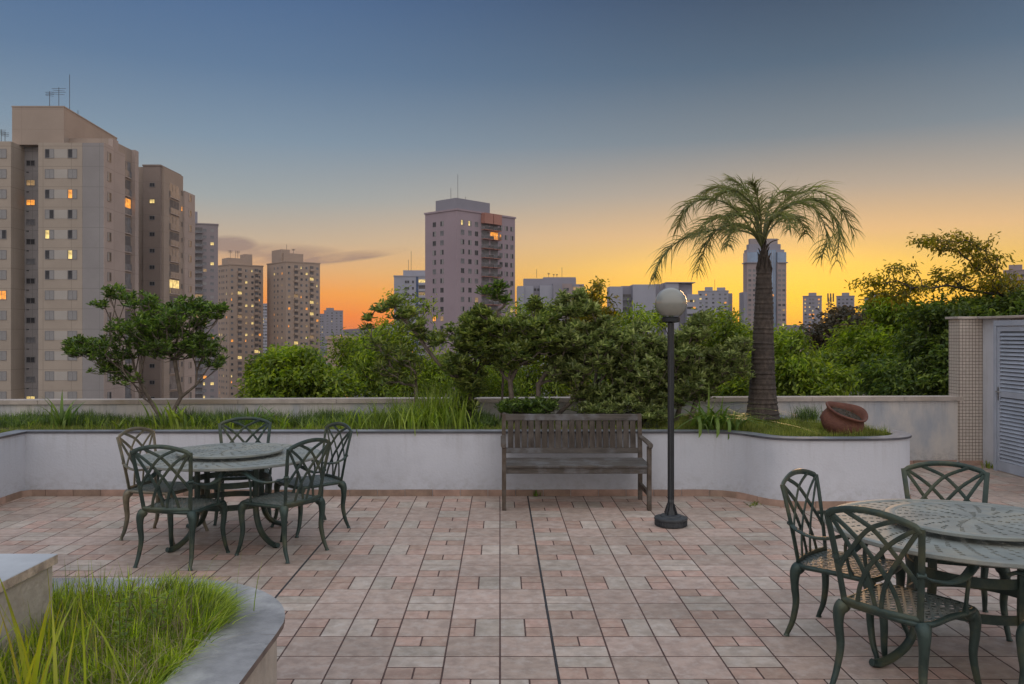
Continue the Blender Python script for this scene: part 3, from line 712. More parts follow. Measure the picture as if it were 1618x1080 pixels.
# bench
def bench():
    b = empty('park_bench', (.765,8.60,0), 0, 'weathered grey wooden bench with slatted back against the white planter wall', 'bench')
    X0, X1 = -.745, .745; yf = -.29; yb = .30
    for s_ in (-1,1):
        x = X0 if s_ < 0 else X1-.042
        m = MB(); m.box(x,yf,0,x+.042,yf+.055,.635,0,.003); m.build('leg', M['wood'], b)
        m = MB(); P = [(x,yb-.052,0),(x+.042,yb-.052,0),(x+.042,yb-.052,.42),(x,yb-.052,.42)]
        # rear post leans back above the seat
        sec = [(0,yb-.052,yb),(.42,yb-.052,yb),(.905,yb+.012,yb+.05)]
        V = []
        for z, ya, yc in sec: V += [(x,ya,z),(x+.042,ya,z),(x+.042,yc,z),(x,yc,z)]
        Fc = [(0,3,2,1),(8,9,10,11)]
        for i in range(2):
            for k in range(4): Fc.append((i*4+k, i*4+(k+1)%4, i*4+4+(k+1)%4, i*4+4+k))
        m.add(V, Fc); m.build('leg', M['wood'], b)
        m = MB(); xc = x+.021+s_*.006
        m.tube([(xc,yb-.03,.668),(xc,yb-.12,.668),(xc,yf+.10,.66),(xc,yf+.02,.655),(xc,yf-.02,.645),(xc,yf-.032,.625)], [.030,.030,.030,.030,.026,.015], 8, up=(0,0,1), flat=(1.0,.62)); m.build('armrest', M['wood'], b, shade=50)
        m = MB(); m.box(x+.006,yf+.056,.135,x+.036,yb-.053,.185,0,.002); m.build('stretcher', M['wood'], b)
    m = MB()
    n = 5; w = (yb-.06-yf+.02)/n
    for i in range(n):
        y0 = yf-.012+i*w; m.box(X0+.004 if i else X0+.043,y0,.428,X1-.004 if i else X1-.043,y0+w-.009,.450,0,.003)
    m.build('seat', M['wood_long'], b)
    m = MB(); m.box(X0+.043,yf+.008,.365,X1-.043,yf+.034,.427,0,.003); m.box(X0+.043,yb-.04,.365,X1-.043,yb-.012,.427,0,.003); m.build('apron', M['wood_long'], b)
    m = MB()
    def yz(z): return yb-.03+(z-.42)*.115
    for (z0, z1) in ((.492,.548),(.838,.902)):
        V = []
        for z in (z0, z1):
            for yy in (yz(z)-.014, yz(z)+.016): V += [(X0+.043,yy,z),(X1-.043,yy,z)]
        m.add(V, [(0,1,5,4),(2,6,7,3),(4,5,7,6),(0,2,3,1),(0,4,6,2),(1,3,7,5)])
    m.build('back_rail', M['wood_long'], b)
    N_ = 19; x0 = X0+.058; st = (X1-X0-.116)/N_
    for i in range(N_):
        a = x0+i*st+.008; c_ = x0+(i+1)*st-.008; m = MB(); V = []
        for z in (.549,.837):
            for yy in (yz(z)-.007, yz(z)+.009): V += [(a,yy,z),(c_,yy,z)]
        m.add(V, [(0,1,5,4),(2,6,7,3),(4,5,7,6),(0,2,3,1),(0,4,6,2),(1,3,7,5)])
        m.build('back_slat', M['wood_up'], b)
bench()

# globe lamp
def lamp():
    l = empty('globe_lamp', (1.569,7.67,0), 0, 'unlit white globe lamp on a slim black fluted pole standing in front of the bench', 'lamp')
    m = MB(); m.lathe([(0,0),(.135,0),(.143,.006),(.145,.04),(.140,.055),(0,.055)], 48); 
    for k in range(36):
        a = 2*math.pi*k/36; m.beam((.145*math.cos(a),.145*math.sin(a),.008),(.145*math.cos(a),.145*math.sin(a),.05),.012,.006,(math.cos(a),math.sin(a),0))
    m.lathe([(.0,.056),(.150,.056),(.153,.066),(.148,.078),(.10,.088),(.095,.098),(.06,.105),(.05,.108),(0,.108)], 48); m.build('lamp_base', M['black_cast'], l, shade=40)
    m = MB(); n = 16; P = []
    prof = [(.0,.10),(.055,.10),(.05,.125),(.034,.16),(.030,.21),(.029,.235),(.026,.24),(.0265,1.86),(.026,1.865)]
    m.lathe(prof, 32)
    for k in range(4):
        a = R(45+90*k); m.beam((.062*math.cos(a),.062*math.sin(a),.108),(.028*math.cos(a),.028*math.sin(a),.20),.010,.02,(math.cos(a),math.sin(a),0))
    for k in range(12):
        a = 2*math.pi*k/12; m.tube([(.0262*math.cos(a),.0262*math.sin(a),.24),(.0262*math.cos(a),.0262*math.sin(a),1.86)], .0042, 6)
    m.build('pole', M['black'], l, shade=40)
    m = MB(); m.lathe([(.026,1.858),(.072,1.866),(.082,1.874),(.084,1.905),(.078,1.91),(.080,1.918),(.0,1.92)], 40); m.build('collar', M['black'], l, shade=40)
    m = MB(); prof = []
    for i in range(37):
        a = math.pi*(i/36); r_ = .143*math.sin(a); z = 2.042-.143*math.cos(a)
        if z < 1.921: continue
        prof.append((r_, z))
    m.lathe(prof, 64); m.build('globe', M['globe'], l, smooth=True)
lamp()

# tipped clay pot
def pot():
    c = empty('clay_pot', (3.80,8.98,.69), 0, 'tipped over terracotta pot lying on the grass beside the palm', 'flower pot')
    prof = [(0,0),(.10,0),(.15,.015),(.19,.06),(.226,.12),(.224,.175),(.206,.215),(.196,.235),(.200,.258),(.212,.275),(.221,.285),(.224,.297),(.217,.306),(.205,.303),(.188,.280),(.172,.25),(.170,.20),(0,.19)]
    prof_o = prof[:-1]+[(.165,.17)]
    m = MB(); m.lathe(prof_o, 56)
    o = m.build('pot_body', M['terracotta'], c, smooth=True)
    for v in o.data.vertices:                     # hand-thrown wobble and pressed-in lip
        a = math.atan2(v.co.y, v.co.x); k = max(0, (v.co.z-.2)/.11)
        v.co.z += .014*math.sin(2*a+.6)*k + .008*math.sin(3*a)*k
        s = 1+.02*math.sin(3*a+1)+.012*math.sin(5*a); v.co.x *= s; v.co.y *= s
    d = MB(); d.lathe([(.174,.238),(.10,.250),(.0,.245)], 32); s_ = d.build('soil', M['soil'], c)
    V, Fq = blades(np.column_stack([rng.uniform(-.13,.13,90), rng.uniform(-.13,.13,90), np.full(90,.245)]), rng.uniform(.02,.05,90), .006, 1.3, 2)
    np_mesh('dead_leaves', V, Fq, M['leaf_brown'], c)
    c.rotation_euler = (R(-2), R(17), R(20)); c.location = (3.79,9.0,.655+.04)
    c.rotation_euler = (R(21), R(12), 0); c.location = (3.66,9.05,.672); c.scale = (1.0,1.0,.98)

# ------------------------------------------------------------------ plants: blades, leaves, skeletons
def blades(base, height, width, lean, segs=3, dirs=None, droop=1.0, twist=True):
    """tapered bending blades, vectorised"""
    n = len(base); base = np.asarray(base, float); h = np.broadcast_to(np.asarray(height, float), (n,)); w = np.broadcast_to(np.asarray(width, float), (n,))
    a = rng.uniform(0, 2*np.pi, n) if dirs is None else dirs; ln = np.abs(rng.normal(0, 1, n))*0.5*lean if np.isscalar(lean) else lean
    dx, dy = np.cos(a), np.sin(a); fa = a+rng.uniform(-1.2,1.2,n)+np.pi/2 if twist else a+np.pi/2; sx, sy = np.cos(fa), np.sin(fa)
    rows = segs+1; V = np.zeros((n, rows*2, 3))
    for r_ in range(rows):
        t = r_/segs; out = ln*h*(t**1.8); up = h*(t - droop*.35*np.minimum(ln,1.8)*t**2.6)
        cx = base[:,0]+dx*out; cy = base[:,1]+dy*out; cz = base[:,2]+up
        ww = w*(1-t**2.2)*.5+w*.02
        if r_ == 0: ww = w*.32
        V[:,r_*2,0] = cx-sx*ww; V[:,r_*2,1] = cy-sy*ww; V[:,r_*2,2] = cz
        V[:,r_*2+1,0] = cx+sx*ww; V[:,r_*2+1,1] = cy+sy*ww; V[:,r_*2+1,2] = cz
    q = []
    for r_ in range(segs): q.append([2*r_,2*r_+1,2*r_+3,2*r_+2])
    q = np.array(q); Fq = (q[None]+ (np.arange(n)*rows*2)[:,None,None]).reshape(-1,4)
    return V.reshape(-1,3), Fq
def leaves(c, d, up, length, width, fold=.25):
    """one folded diamond per leaf; c base point, d direction, up normal hint"""
    n = len(c); d = d/np.maximum(np.linalg.norm(d,axis=1,keepdims=True),1e-6)
    s = np.cross(d, up); s /= np.maximum(np.linalg.norm(s,axis=1,keepdims=True),1e-6); nn = np.cross(s, d)
    L = np.broadcast_to(np.asarray(length,float),(n,))[:,None]; Wd = np.broadcast_to(np.asarray(width,float),(n,))[:,None]
    V = np.zeros((n,6,3)); mid = c+d*L*.45; mid2 = c+d*L*.78
    V[:,0] = c; V[:,1] = mid+s*Wd*.5+nn*Wd*fold; V[:,2] = mid2+s*Wd*.36+nn*Wd*fold*.6; V[:,3] = c+d*L-nn*L*.08; V[:,4] = mid2-s*Wd*.36+nn*Wd*fold*.6; V[:,5] = mid-s*Wd*.5+nn*Wd*fold
    q = np.array([[0,1,2,3],[0,3,4,5]]); Fq = (q[None]+(np.arange(n)*6)[:,None,None]).reshape(-1,4)
    return V.reshape(-1,3), Fq
def unit(n):
    v = rng.normal(0,1,(n,3)); return v/np.linalg.norm(v,axis=1,keepdims=True)
def in_ellipsoids(n, ells, hollow=0.0):
    """ells: list of (cx,cy,cz,rx,ry,rz,weight)"""
    w = np.array([e[6] for e in ells], float); w /= w.sum(); out = []
    for e, k in zip(ells, rng.multinomial(n, w)):
        u = unit(k); r_ = (hollow**3+(1-hollow**3)*rng.uniform(0,1,k))**(1/3)
        out.append(u*r_[:,None]*np.array(e[3:6])+np.array(e[0:3]))
    return np.vstack(out)
def skeleton(roots, pts, w=.45, trunk=None):
    """roots: list of starting points; pts: attractors. returns nodes, parent"""
    nodes = [np.array(r_, float) for r_ in roots]; par = [-1]+[i for i in range(len(roots)-1)]; pl = [0.0]
    for i in range(1, len(roots)): pl.append(pl[-1]+np.linalg.norm(nodes[i]-nodes[i-1]))
    base = nodes[-1]; order = np.argsort(np.linalg.norm(pts-base, axis=1))
    for k in order:
        p = pts[k]; A = np.array(nodes); d = np.linalg.norm(A-p, axis=1); cost = d+w*np.array(pl)
        cost = cost + np.where(np.arange(len(A)) < len(roots)-1, .15*d, 0) + np.where(A[:,2] > p[2]+.02, .5*d, 0)
        j = int(np.argmin(cost)); q = A[j]; dd = d[j]
        mid = (q+p)/2+rng.normal(0,.06,3)*dd - np.array([0,0,.07*dd])
        nodes.append(mid); par.append(j); pl.append(pl[j]+dd*.5)
        nodes.append(p.copy()); par.append(len(nodes)-2); pl.append(pl[j]+dd)
    return np.array(nodes), par
def wood_mesh(name, nodes, par, r_tip, expo, mats, parent, rmax=None, n=6):
    cnt = np.zeros(len(nodes)); kids_ = [0]*len(nodes)
    for i in range(len(nodes)-1, 0, -1):
        if cnt[i] == 0: cnt[i] = 1
        cnt[par[i]] += cnt[i]
    r_ = r_tip*np.maximum(cnt,1)**expo
    if rmax: r_ = np.minimum(r_, rmax)
    A = nodes[[p_ if p_ >= 0 else 0 for p_ in par][1:]]; B = nodes[1:]; ra = np.minimum(r_[[p_ for p_ in par[1:]]], r_[1:]*1.5); rb = r_[1:]
    d = B-A; L = np.linalg.norm(d,axis=1,keepdims=True); d = d/np.maximum(L,1e-6); B = B+d*np.minimum(L*.08, rb[:,None])
    ref = np.where(np.abs(d[:,2:3])<.9, np.array([[0,0,1.]]), np.array([[1.,0,0]])); s = np.cross(d,ref); s /= np.linalg.norm(s,axis=1,keepdims=True); u = np.cross(s,d)
    m_ = len(A); V = np.zeros((m_,2*n,3))
    for k in range(n):
        a = 2*math.pi*k/n; o = s*math.cos(a)+u*math.sin(a); V[:,k] = A+o*ra[:,None]; V[:,n+k] = B+o*rb[:,None]
    q = np.array([[k,(k+1)%n,n+(k+1)%n,n+k] for k in range(n)]); Fq = (q[None]+(np.arange(m_)*2*n)[:,None,None]).reshape(-1,4)
    return np_mesh(name, V.reshape(-1,3), Fq, mats, parent, True)
def E(px, py, rx, ry, Y, rd=None, w=None):
    """an ellipsoid given by its place and size in the photo at distance Y"""
    c = PX(px, py, Y); a = rx/F*Y; b = ry/F*Y; return (c.x, c.y, c.z, a, rd if rd else (a+b)/2*.8, b, w if w else a*b)
def shrub(name, label, cat, base, ells, nat, leafm, barkm, nleaf=12, ll=.075, lw=.026, r_tip=.0035, trunk=None, spread=.03, group=None, w=.45, hollow=.45, expo=.43, extra=0):
    """a shrub whose branches run to rosettes of leaves"""
    root = empty(name, base, 0, label, cat, group); B = np.array(base)
    pts = in_ellipsoids(nat, ells, hollow)-B
    pts = pts[pts[:,2] > .02]
    roots = [np.zeros(3)]+[np.array(t)-B for t in (trunk or [])]
    nodes, par = skeleton(roots, pts, w)
    wood_mesh('branches', nodes, par, r_tip, expo, barkm, root)
    ends = pts
    if extra: ends = np.vstack([ends, pts[rng.integers(0,len(pts),extra)]+rng.normal(0,spread*1.6,(extra,3))])
    n = len(ends)*nleaf; c = np.repeat(ends, nleaf, axis=0); d = unit(n); d[:,2] = np.abs(d[:,2])*.9+.15*rng.uniform(-1,1,n)
    c = c+d*.008+rng.normal(0,spread*.22,(n,3)); V, Fq = leaves(c, d, unit(n)*.5+np.array([0,0,1]), ll*rng.uniform(.7,1.25,n), lw*rng.uniform(.8,1.2,n))
    np_mesh('foliage', V, Fq, leafm, root)
    return root
def tree(name, label, base, ells, nat, per, leafm, ll=.13, lw=.045, spread=.28, barkm=None, group=None, wind=(-.5,.1,-.35), r_tip=.008, rmax=.25, hollow=.3, fork=None, cat='tree', w=.35):
    """street tree: trunk, limbs and sprays of drooping leaves"""
    root = empty(name, base, 0, label, cat, group); B = np.array(base); pts = in_ellipsoids(nat, ells, hollow)
    k_ = len(pts)//7; ec = np.array([e[:3] for e in ells]); j_ = np.argmin(((pts[:k_,None,:]-ec[None])**2).sum(-1), axis=1); pts[:k_] = ec[j_]+(pts[:k_]-ec[j_])*rng.uniform(1.05,1.45,(k_,1)); pts = pts-B
    cz = np.mean([e[2] for e in ells])-B[2]; cx = np.average([e[0] for e in ells], weights=[e[6] for e in ells])-B[0]; cy = np.mean([e[1] for e in ells])-B[1]
    low = min(e[2]-e[5] for e in ells)-B[2]
    fk = np.array(fork)-B if fork is not None else np.array([cx*.6, cy*.6, low*.92])
    nodes, par = skeleton([np.zeros(3), fk*np.array([.3,.3,.5]), fk], pts, w)
    wood_mesh('trunk', nodes, par, r_tip, .45, barkm or M['bark_dark'], root, rmax)
    n = len(pts)*per
    ax = unit(len(pts)); ax[:,2] *= .35; ax += np.array(wind)*.8; ax /= np.linalg.norm(ax,axis=1,keepdims=True)
    t = rng.uniform(-.4,1,(len(pts),per,1)); c = pts[:,None,:]+ax[:,None,:]*t*spread*1.4+rng.normal(0,spread*.38,(len(pts),per,3)); c[...,2] -= .25*spread*t[...,0]**2
    d = ax[:,None,:]*.9+rng.normal(0,.55,(len(pts),per,3))+np.array([0,0,-.25]); c = c.reshape(-1,3); d = d.reshape(-1,3)
    V, Fq = leaves(c, d, unit(n)*.6+np.array([0,0,1]), ll*rng.uniform(.6,1.3,n), lw*rng.uniform(.7,1.3,n))
    np_mesh('crown', V, Fq, leafm, root)
    return root
pot()

# ------------------------------------------------------------------ grass of the planters (nobody could count it)
def area_pts(n, poly, zf):
    P = np.array(poly); lo = P.min(0); hi = P.max(0); out = np.zeros((0,2))
    while len(out) < n:
        c = rng.uniform(lo, hi, (n*2,2)); ins = np.zeros(len(c), bool); j = len(P)-1
        for i in range(len(P)):
            cond = (P[i,1] > c[:,1]) != (P[j,1] > c[:,1]); xs = (P[j,0]-P[i,0])*(c[:,1]-P[i,1])/(P[j,1]-P[i,1]+1e-12)+P[i,0]; ins ^= cond & (c[:,0] < xs); j = i
        out = np.vstack([out, c[ins]])
    out = out[:n]; return np.column_stack([out, np.full(n, zf)])
def noise2(p, s, seed=0):
    a = p[:,0]*s; b = p[:,1]*s
    return (np.sin(a*1.7+b*2.3+seed)+np.sin(a*3.1-b*1.3+seed*2.1)+np.sin(-a*2.2+b*4.1+seed*.7))/3
g1 = area_pts(5200, [(-5.4,9.22),(1.9,9.22),(1.9,9.5),(-5.4,9.5)], .655)
g1b = area_pts(14000, [(-5.4,9.24),(2.0,9.24),(2.4,10.9),(-5.4,10.5)], .655)
lawn_in = [(p.x,p.y) for p in offset(front, .17)[6:-4]]
g2 = area_pts(21000, [(1.9,9.25)]+lawn_in[8:]+[(3.7,10.9),(1.9,10.9)], .655)
g3 = area_pts(5000, [(-5.9,7.6),(-5.33,7.6),(-5.33,9.4),(-5.9,9.4)], .655)
G = np.vstack([g1,g1b,g2,g3]); hh = rng.uniform(.04,.095,len(G))*(1+.45*noise2(G,3.0)); hh[len(g1)+len(g1b):len(g1)+len(g1b)+len(g2)] *= 1.35*(1+.35*noise2(g2,5.0,3))
V, Fq = blades(G, hh, .0042, 1.1, 2)
tag(np_mesh('lawn_grass', V, Fq, M['grass']), 'short lawn grass covering the long planter up to its slate edge', 'grass', kind='stuff')
g4 = area_pts(16000, [(-6.8,9.75),(-.1,9.75),(-.1,10.75),(-6.8,10.4)], .655); g4 = g4[noise2(g4,1.4,2) > -.35]
V, Fq = blades(g4, rng.uniform(.10,.20,len(g4))*(1+.4*noise2(g4,2.2,1)), .007, 1.6, 3)
tag(np_mesh('ground_cover', V, Fq, M['grass_dark']), 'dark green tufted ground cover along the foot of the parapet', 'ground cover', kind='stuff')
g5 = area_pts(16000, [(-1.92,1.6),(-1.235,1.6),(-1.235,3.5),(-1.32,3.8),(-1.5,3.98),(-1.8,4.02),(-2.6,4.02),(-2.6,3.66),(-1.92,3.66)], .44)
edge = np.clip((g5[:,0]+1.92)/.7, 0, 1)
V, Fq = blades(g5, rng.uniform(.05,.19,len(g5))*(1+.5*noise2(g5,9,4))*(1.0-.25*edge), .0056, .95, 4)
rim_n = 1700; ri = rng.integers(1, len(cpath)-1, rim_n); base_r = np.array([list(offset(cpath,.29)[i]) for i in ri])
ri2 = np.clip(ri+1, 0, len(cpath)-1); pr = np.array([list(q) for q in offset(cpath,.30)]); tt = rng.uniform(0,1,(rim_n,1)); base_r = pr[ri]*(1-tt)+pr[ri2]*tt
ok = (base_r[:,1] > 1.6) & (base_r[:,0] > -2.2); base_r = base_r[ok]; nrm_a = np.arctan2(base_r[:,1]-3.3, base_r[:,0]+1.75); nrm_a = np.where(base_r[:,1] < 3.5, rng.uniform(-.6,.5,len(base_r)), nrm_a)+rng.normal(0,.45,len(base_r))
V2, F2 = blades(np.column_stack([base_r+rng.normal(0,.02,base_r.shape), np.full(len(base_r),.455)]), rng.uniform(.09,.19,len(base_r)), .0055, np.abs(rng.normal(.75,.3,len(base_r))), 4, dirs=nrm_a)
g6 = area_pts(2200, [(-1.92,1.6),(-1.235,1.6),(-1.235,3.5),(-1.5,3.98),(-2.6,4.02),(-1.92,3.66)], .455)
V3, F3 = blades(g6, rng.uniform(.10,.20,len(g6)), .004, 1.9, 4)
tag(np_mesh('dead_grass', V3, F3, leafmat('straw_grass', (.22,.17,.09), (.40,.34,.20), .3)), 'grey and straw coloured dead grass matted under the green blades of the near planter', 'grass', kind='stuff')
tag(np_mesh('long_grass', np.vstack([V,V2]), np.vstack([Fq,F2+len(V)]), M['grass_near']), 'unmown bright green grass filling the near rounded planter and spilling over its rim', 'grass', kind='stuff')

# ------------------------------------------------------------------ single plants
def clump(name, label, cat, x, y, z, n, h, w, lean, m, rad=.05, segs=6, group=None, droop=1.0, dirs=None):
    o = empty(name, (x,y,z), 0, label, cat, group); p_ = np.column_stack([rng.normal(0,rad,n), rng.normal(0,rad,n), np.zeros(n)])
    V, Fq = blades(p_, h*rng.uniform(.55,1.1,n), w*rng.uniform(.75,1.2,n), np.abs(rng.normal(lean,lean*.4,n)), segs, droop=droop, dirs=dirs, twist=False); np_mesh('leaves', V, Fq, m, o, True); return o
SG = 'strap leaved plants in the long planter'
def PY(px, Y): return (px-CX)/F*Y
clump('strap_plant','dark strap leaved plant with one tall upright leaf, left of the round shrub','plant',PY(97,9.75),9.75,.65,15,.46,.040,.55,M['strap'],.05,group=SG)
clump('strap_plant','tiny strap leaved plant of four leaves, left of the round shrub','plant',PY(186,9.5),9.5,.65,6,.22,.028,.8,M['reed'],.02,group=SG)
clump('strap_plant','big strap leaved plant under the trunk of the round shrub','plant',PY(264,9.6),9.6,.65,30,.44,.034,.7,M['reed'],.09,group=SG)
clump('strap_plant','strap leaved plant just right of the round shrub trunk','plant',PY(300,9.62),9.62,.65,16,.30,.028,.8,M['reed'],.07,group=SG)
clump('spider_plant','bushy dark spider plant above the chair behind the left table','plant',PY(412,9.7),9.7,.65,46,.34,.024,.75,M['strap'],.07)
clump('grass_tuft','pale grass tuft between the round shrub and the spider plant','plant',PY(362,9.55),9.55,.65,20,.24,.018,.6,M['reed'],.09)
clump('grass_tuft','yellowish grass tuft right of the spider plant','plant',PY(447,9.6),9.6,.65,22,.25,.020,.8,M['reed'],.08)
clump('grass_tuft','short upright grass tuft above the right rear chair of the left table','plant',PY(482,9.5),9.5,.65,24,.20,.014,.6,M['reed'],.08)
clump('grass_tuft','loose grass tuft left of the tall reeds','plant',PY(560,9.7),9.7,.65,24,.30,.022,.55,M['reed'],.09)
clump('reed_grass','tall bright green reed grass growing through the leaning shrub','plant',PY(640,9.75),9.75,.65,430,.42,.011,.62,M['reed'],.24)
clump('reed_grass','tallest reed grass in front of the parapet, beside the leaning shrub trunk','plant',PY(690,9.95),9.95,.65,330,.60,.011,.42,M['reed'],.17)
clump('upright_grass','stiff upright grass just left of the bench','plant',PY(728,9.55),9.55,.65,20,.42,.024,.35,M['reed'],.07)
clump('fern','small dark fern beside the bench back','plant',PY(768,9.6),9.6,.65,30,.20,.030,.9,M['grass_dark'],.06)
clump('fern','second dark fern tucked behind the left bench post','plant',PY(788,9.75),9.75,.65,30,.22,.030,.8,M['grass_dark'],.06)
aa = rng.uniform(-2.9,-.3,48)
clump('arching_strap_plant','large strap leaved plant midway between lamp pole and palm trunk','plant',PY(1115,9.42),9.36,.66,48,.60,.034,1.25,M['strap'],.07,8,droop=1.25,dirs=np.where(rng.uniform(0,1,48)<.6,aa,rng.uniform(0,6.28,48)))
clump('arching_strap_plant','smaller strap leaved plant close to the palm trunk','plant',PY(1158,9.3),9.3,.66,16,.42,.032,1.1,M['strap'],.05,8,droop=1.2)
clump('grass_tuft','dark dry grass tuft between the palm and the clay pot','plant',PY(1276,10.2),10.2,.65,320,.30,.007,.6,M['grass_dark'],.08)
clump('grass_tuft','low tuft at the foot of the palm trunk','plant',PY(1236,9.6),9.6,.65,80,.13,.006,.7,M['grass'],.07)
for px, yy, w_ in ((20,10.0,'at the far left end of the planter'),(55,9.8,'left of the dark strap leaved plant'),(130,9.9,'right of the dark strap leaved plant'),(150,9.6,'left of the tiny four leaved plant'),(215,9.7,'left of the round shrub trunk'),
        (330,9.8,'above the left shoulder of the chair behind the left table'),(345,9.5,'at the planter edge above the chair behind the left table'),(385,9.9,'directly left of the spider plant'),(505,9.7,'above the right rear chair of the left table'),
        (520,9.95,'against the parapet above the right rear chair'),(540,9.6,'just right of the right rear chair'),(585,9.55,'at the left foot of the tall reeds'),(755,9.5,'between the stiff upright grass and the bench')):
    clump('grass_tuft','small pale grass tuft '+w_,'plant',PY(px,yy),yy,.65,34,.20,.010,.7,M['reed'],.08,group='small pale grass tufts in the ground cover')
clump('weed','small weed growing from the joint at the foot of the wall under the bench','weed',PY(847,9.05),9.05,.0,10,.10,.016,.5,M['strap'],.012)
clump('weed','weed growing between the mosaic pillar and the louvred door','weed',6.40,10.95,.0,26,.13,.014,.7,M['reed'],.03)
clump('weed','low weed in the floor joint at the foot of the curved planter','weed',2.62,8.58,.0,30,.05,.012,1.1,M['grass'],.05)
# hanging leaves over the slate edge
hs = empty('hanging_leaves', (PY(1110,9.2),9.2,.70), 0, 'three long leaves hanging down the white wall right of the lamp', 'plant')
vv = []; ff = []; nb = 0
for px, bot in ((1102,694),(1130,694),(1148,697)):
    x = PY(px,9.05)-PY(1110,9.2); zb = CAMZ-(bot-CY)/F*9.03-.70
    for k in range(9):
        t = k/8; yy = .16-.335*min(1,t*2.2); z = .18*math.sin(math.pi*min(1,t*1.6))*.8+ (zb)*max(0,(t-.35)/.65)+.02; ww = .019*(1-t**3)+.002
        vv += [(x-ww+.02*math.sin(t*3),yy-.02,z),(x+ww+.02*math.sin(t*3),yy-.02,z)]
        if k: b = nb+2*(k-1); ff.append((b,b+1,b+3,b+2))
    nb += 18
np_mesh('leaves', np.array(vv), np.array(ff), M['strap'], hs, True)
clump('tall_grass_blades','tall yellow green blades rising close to the camera in the near planter','plant',-1.52,2.62,.44,30,.60,.016,.24,M['grass_dry'],.13)
clump('tall_grass_blades','slender green seed stalks at the back of the near planter','plant',-1.55,3.62,.44,34,.36,.005,.25,M['grass_near'],.22)
clump('tall_grass_blades','a few long arching green blades at the lower left corner','plant',-1.80,2.62,.44,18,.50,.016,.6,M['reed'],.07)
clump('tall_grass_blades','reddish dry blades beside the cream ledge in the near planter','plant',-1.76,3.3,.44,26,.34,.007,.25,M['grass_dry'],.12)
def weed_leafy(label, x, y, z, h):
    o = empty('leafy_weed', (x,y,z), 0, label, 'weed', 'round leaved weeds in the near planter'); m = MB(); C = []; D = []
    for s in range(3):
        dx, dy = random.uniform(-.06,.06), random.uniform(-.06,.06); P = bez([(0,0,0),(dx*.4,dy*.4,h*.5),(dx,dy,h*random.uniform(.8,1.1))],5); m.tube(P, .0022, 5)
        for i, p_ in enumerate(P[3:]):
            for k in range(2): a = random.uniform(0,6.28); C.append(p_); D.append((math.cos(a),math.sin(a),.35))
    m.build('stem', M['petiole'], o); V, Fq = leaves(np.array([list(c) for c in C]), np.array(D), np.tile([0,0,1.],(len(C),1)), .034, .019); np_mesh('leaves', V, Fq, M['reed'], o)
weed_leafy('round leaved weed in the middle of the near planter', -1.50,3.30,.44,.30)
weed_leafy('round leaved weed near the far rim of the near planter', -1.42,3.45,.44,.26)
weed_leafy('round leaved weed at the lower left of the near planter', -1.70,2.70,.44,.30)

# ------------------------------------------------------------------ shrubs in the long planter
SH = 'evergreen shrubs in the long planter'
Y = 10.1
shrub('round_shrub','open crowned evergreen shrub with many bare stems, before the pale towers','shrub',(PY(262,Y),Y,.66),
      [E(132,550,30,16,Y,.3),E(188,462,20,14,Y,.25),E(180,555,42,22,Y,.45),E(228,520,50,22,Y,.55),E(285,502,56,22,Y,.55),E(270,545,58,24,Y,.5),E(338,492,24,14,Y,.25),E(300,482,26,12,Y,.25),E(325,548,30,20,Y,.35),E(225,478,34,14,Y,.35),E(158,482,14,8,Y,.2),E(205,600,22,10,Y,.3),E(340,572,16,12,Y,.2),E(175,585,30,10,Y,.3)],
      860, M['leaf_shrub'], M['bark'], 13, .066, .023, .0030, group=SH, w=.72, hollow=.1, expo=.38)
Y = 10.15
shrub('leaning_shrub','sparse shrub with a long bare limb leaning left over the reeds','shrub',(PY(741,Y),Y,.66),
      [E(601,486,17,9,Y,.15),E(624,480,13,10,Y,.12),E(640,500,20,11,Y,.15),E(660,517,14,10,Y,.15),E(672,533,14,8,Y,.15),E(690,538,12,10,Y,.15),E(585,503,10,6,Y,.1)],
      75, M['leaf_olive'], M['bark'], 14, .08, .027, .005, trunk=[tuple(PX(a,b,Y)) for a,b in ((744,608),(741,591),(716,594),(699,581),(673,549),(649,514),(628,498))], group=SH, w=.2, hollow=.1)
shrub('leaning_shrub','low shrub with forked bare branches rising left of the tall reeds','shrub',(PY(659,Y),Y,.66),
      [E(578,524,12,10,Y,.12),E(590,546,22,12,Y,.2),E(620,556,24,14,Y,.2),E(606,580,24,14,Y,.2),E(632,570,14,16,Y,.2),E(655,575,14,20,Y,.2),E(640,600,22,14,Y,.2),E(610,602,14,8,Y,.2)],
      130, M['leaf_olive'], M['bark'], 13, .07, .022, .0045, trunk=[tuple(PX(657,610,Y))], group=SH, w=.45, hollow=.1)
shrub('evergreen_shrub','dark bushy shrub directly left of the bench, trunk bent at its foot','shrub',(PY(744,Y),Y+.05,.66),
      [E(735,530,28,26,Y,.4),E(760,510,30,16,Y,.35),E(725,575,22,20,Y,.35),E(765,550,30,26,Y,.4),E(745,605,24,22,Y,.3),E(730,640,26,12,Y,.3)],
      330, M['leaf_olive'], M['bark_dark'], 15, .078, .027, .0035, trunk=[tuple(PX(746,606,Y)), tuple(PX(742,575,Y))], group=SH, hollow=.25, extra=60)
shrub('tufted_sapling','single bare stem with a spiky tuft on top against the pinkish tower','shrub',(PY(792,Y),Y+.1,.66),
      [E(770,460,9,8,Y,.1),E(782,466,12,10,Y,.12),E(796,474,7,8,Y,.1),E(787,455,10,6,Y,.1)], 26, M['leaf_shrub'], M['bark'], 15, .085, .024, .0055,
      trunk=[tuple(PX(a,b,Y)) for a,b in ((795,590),(791,540),(788,505),(786,490))], group=SH, w=.1, hollow=.1)
Y = 10.0
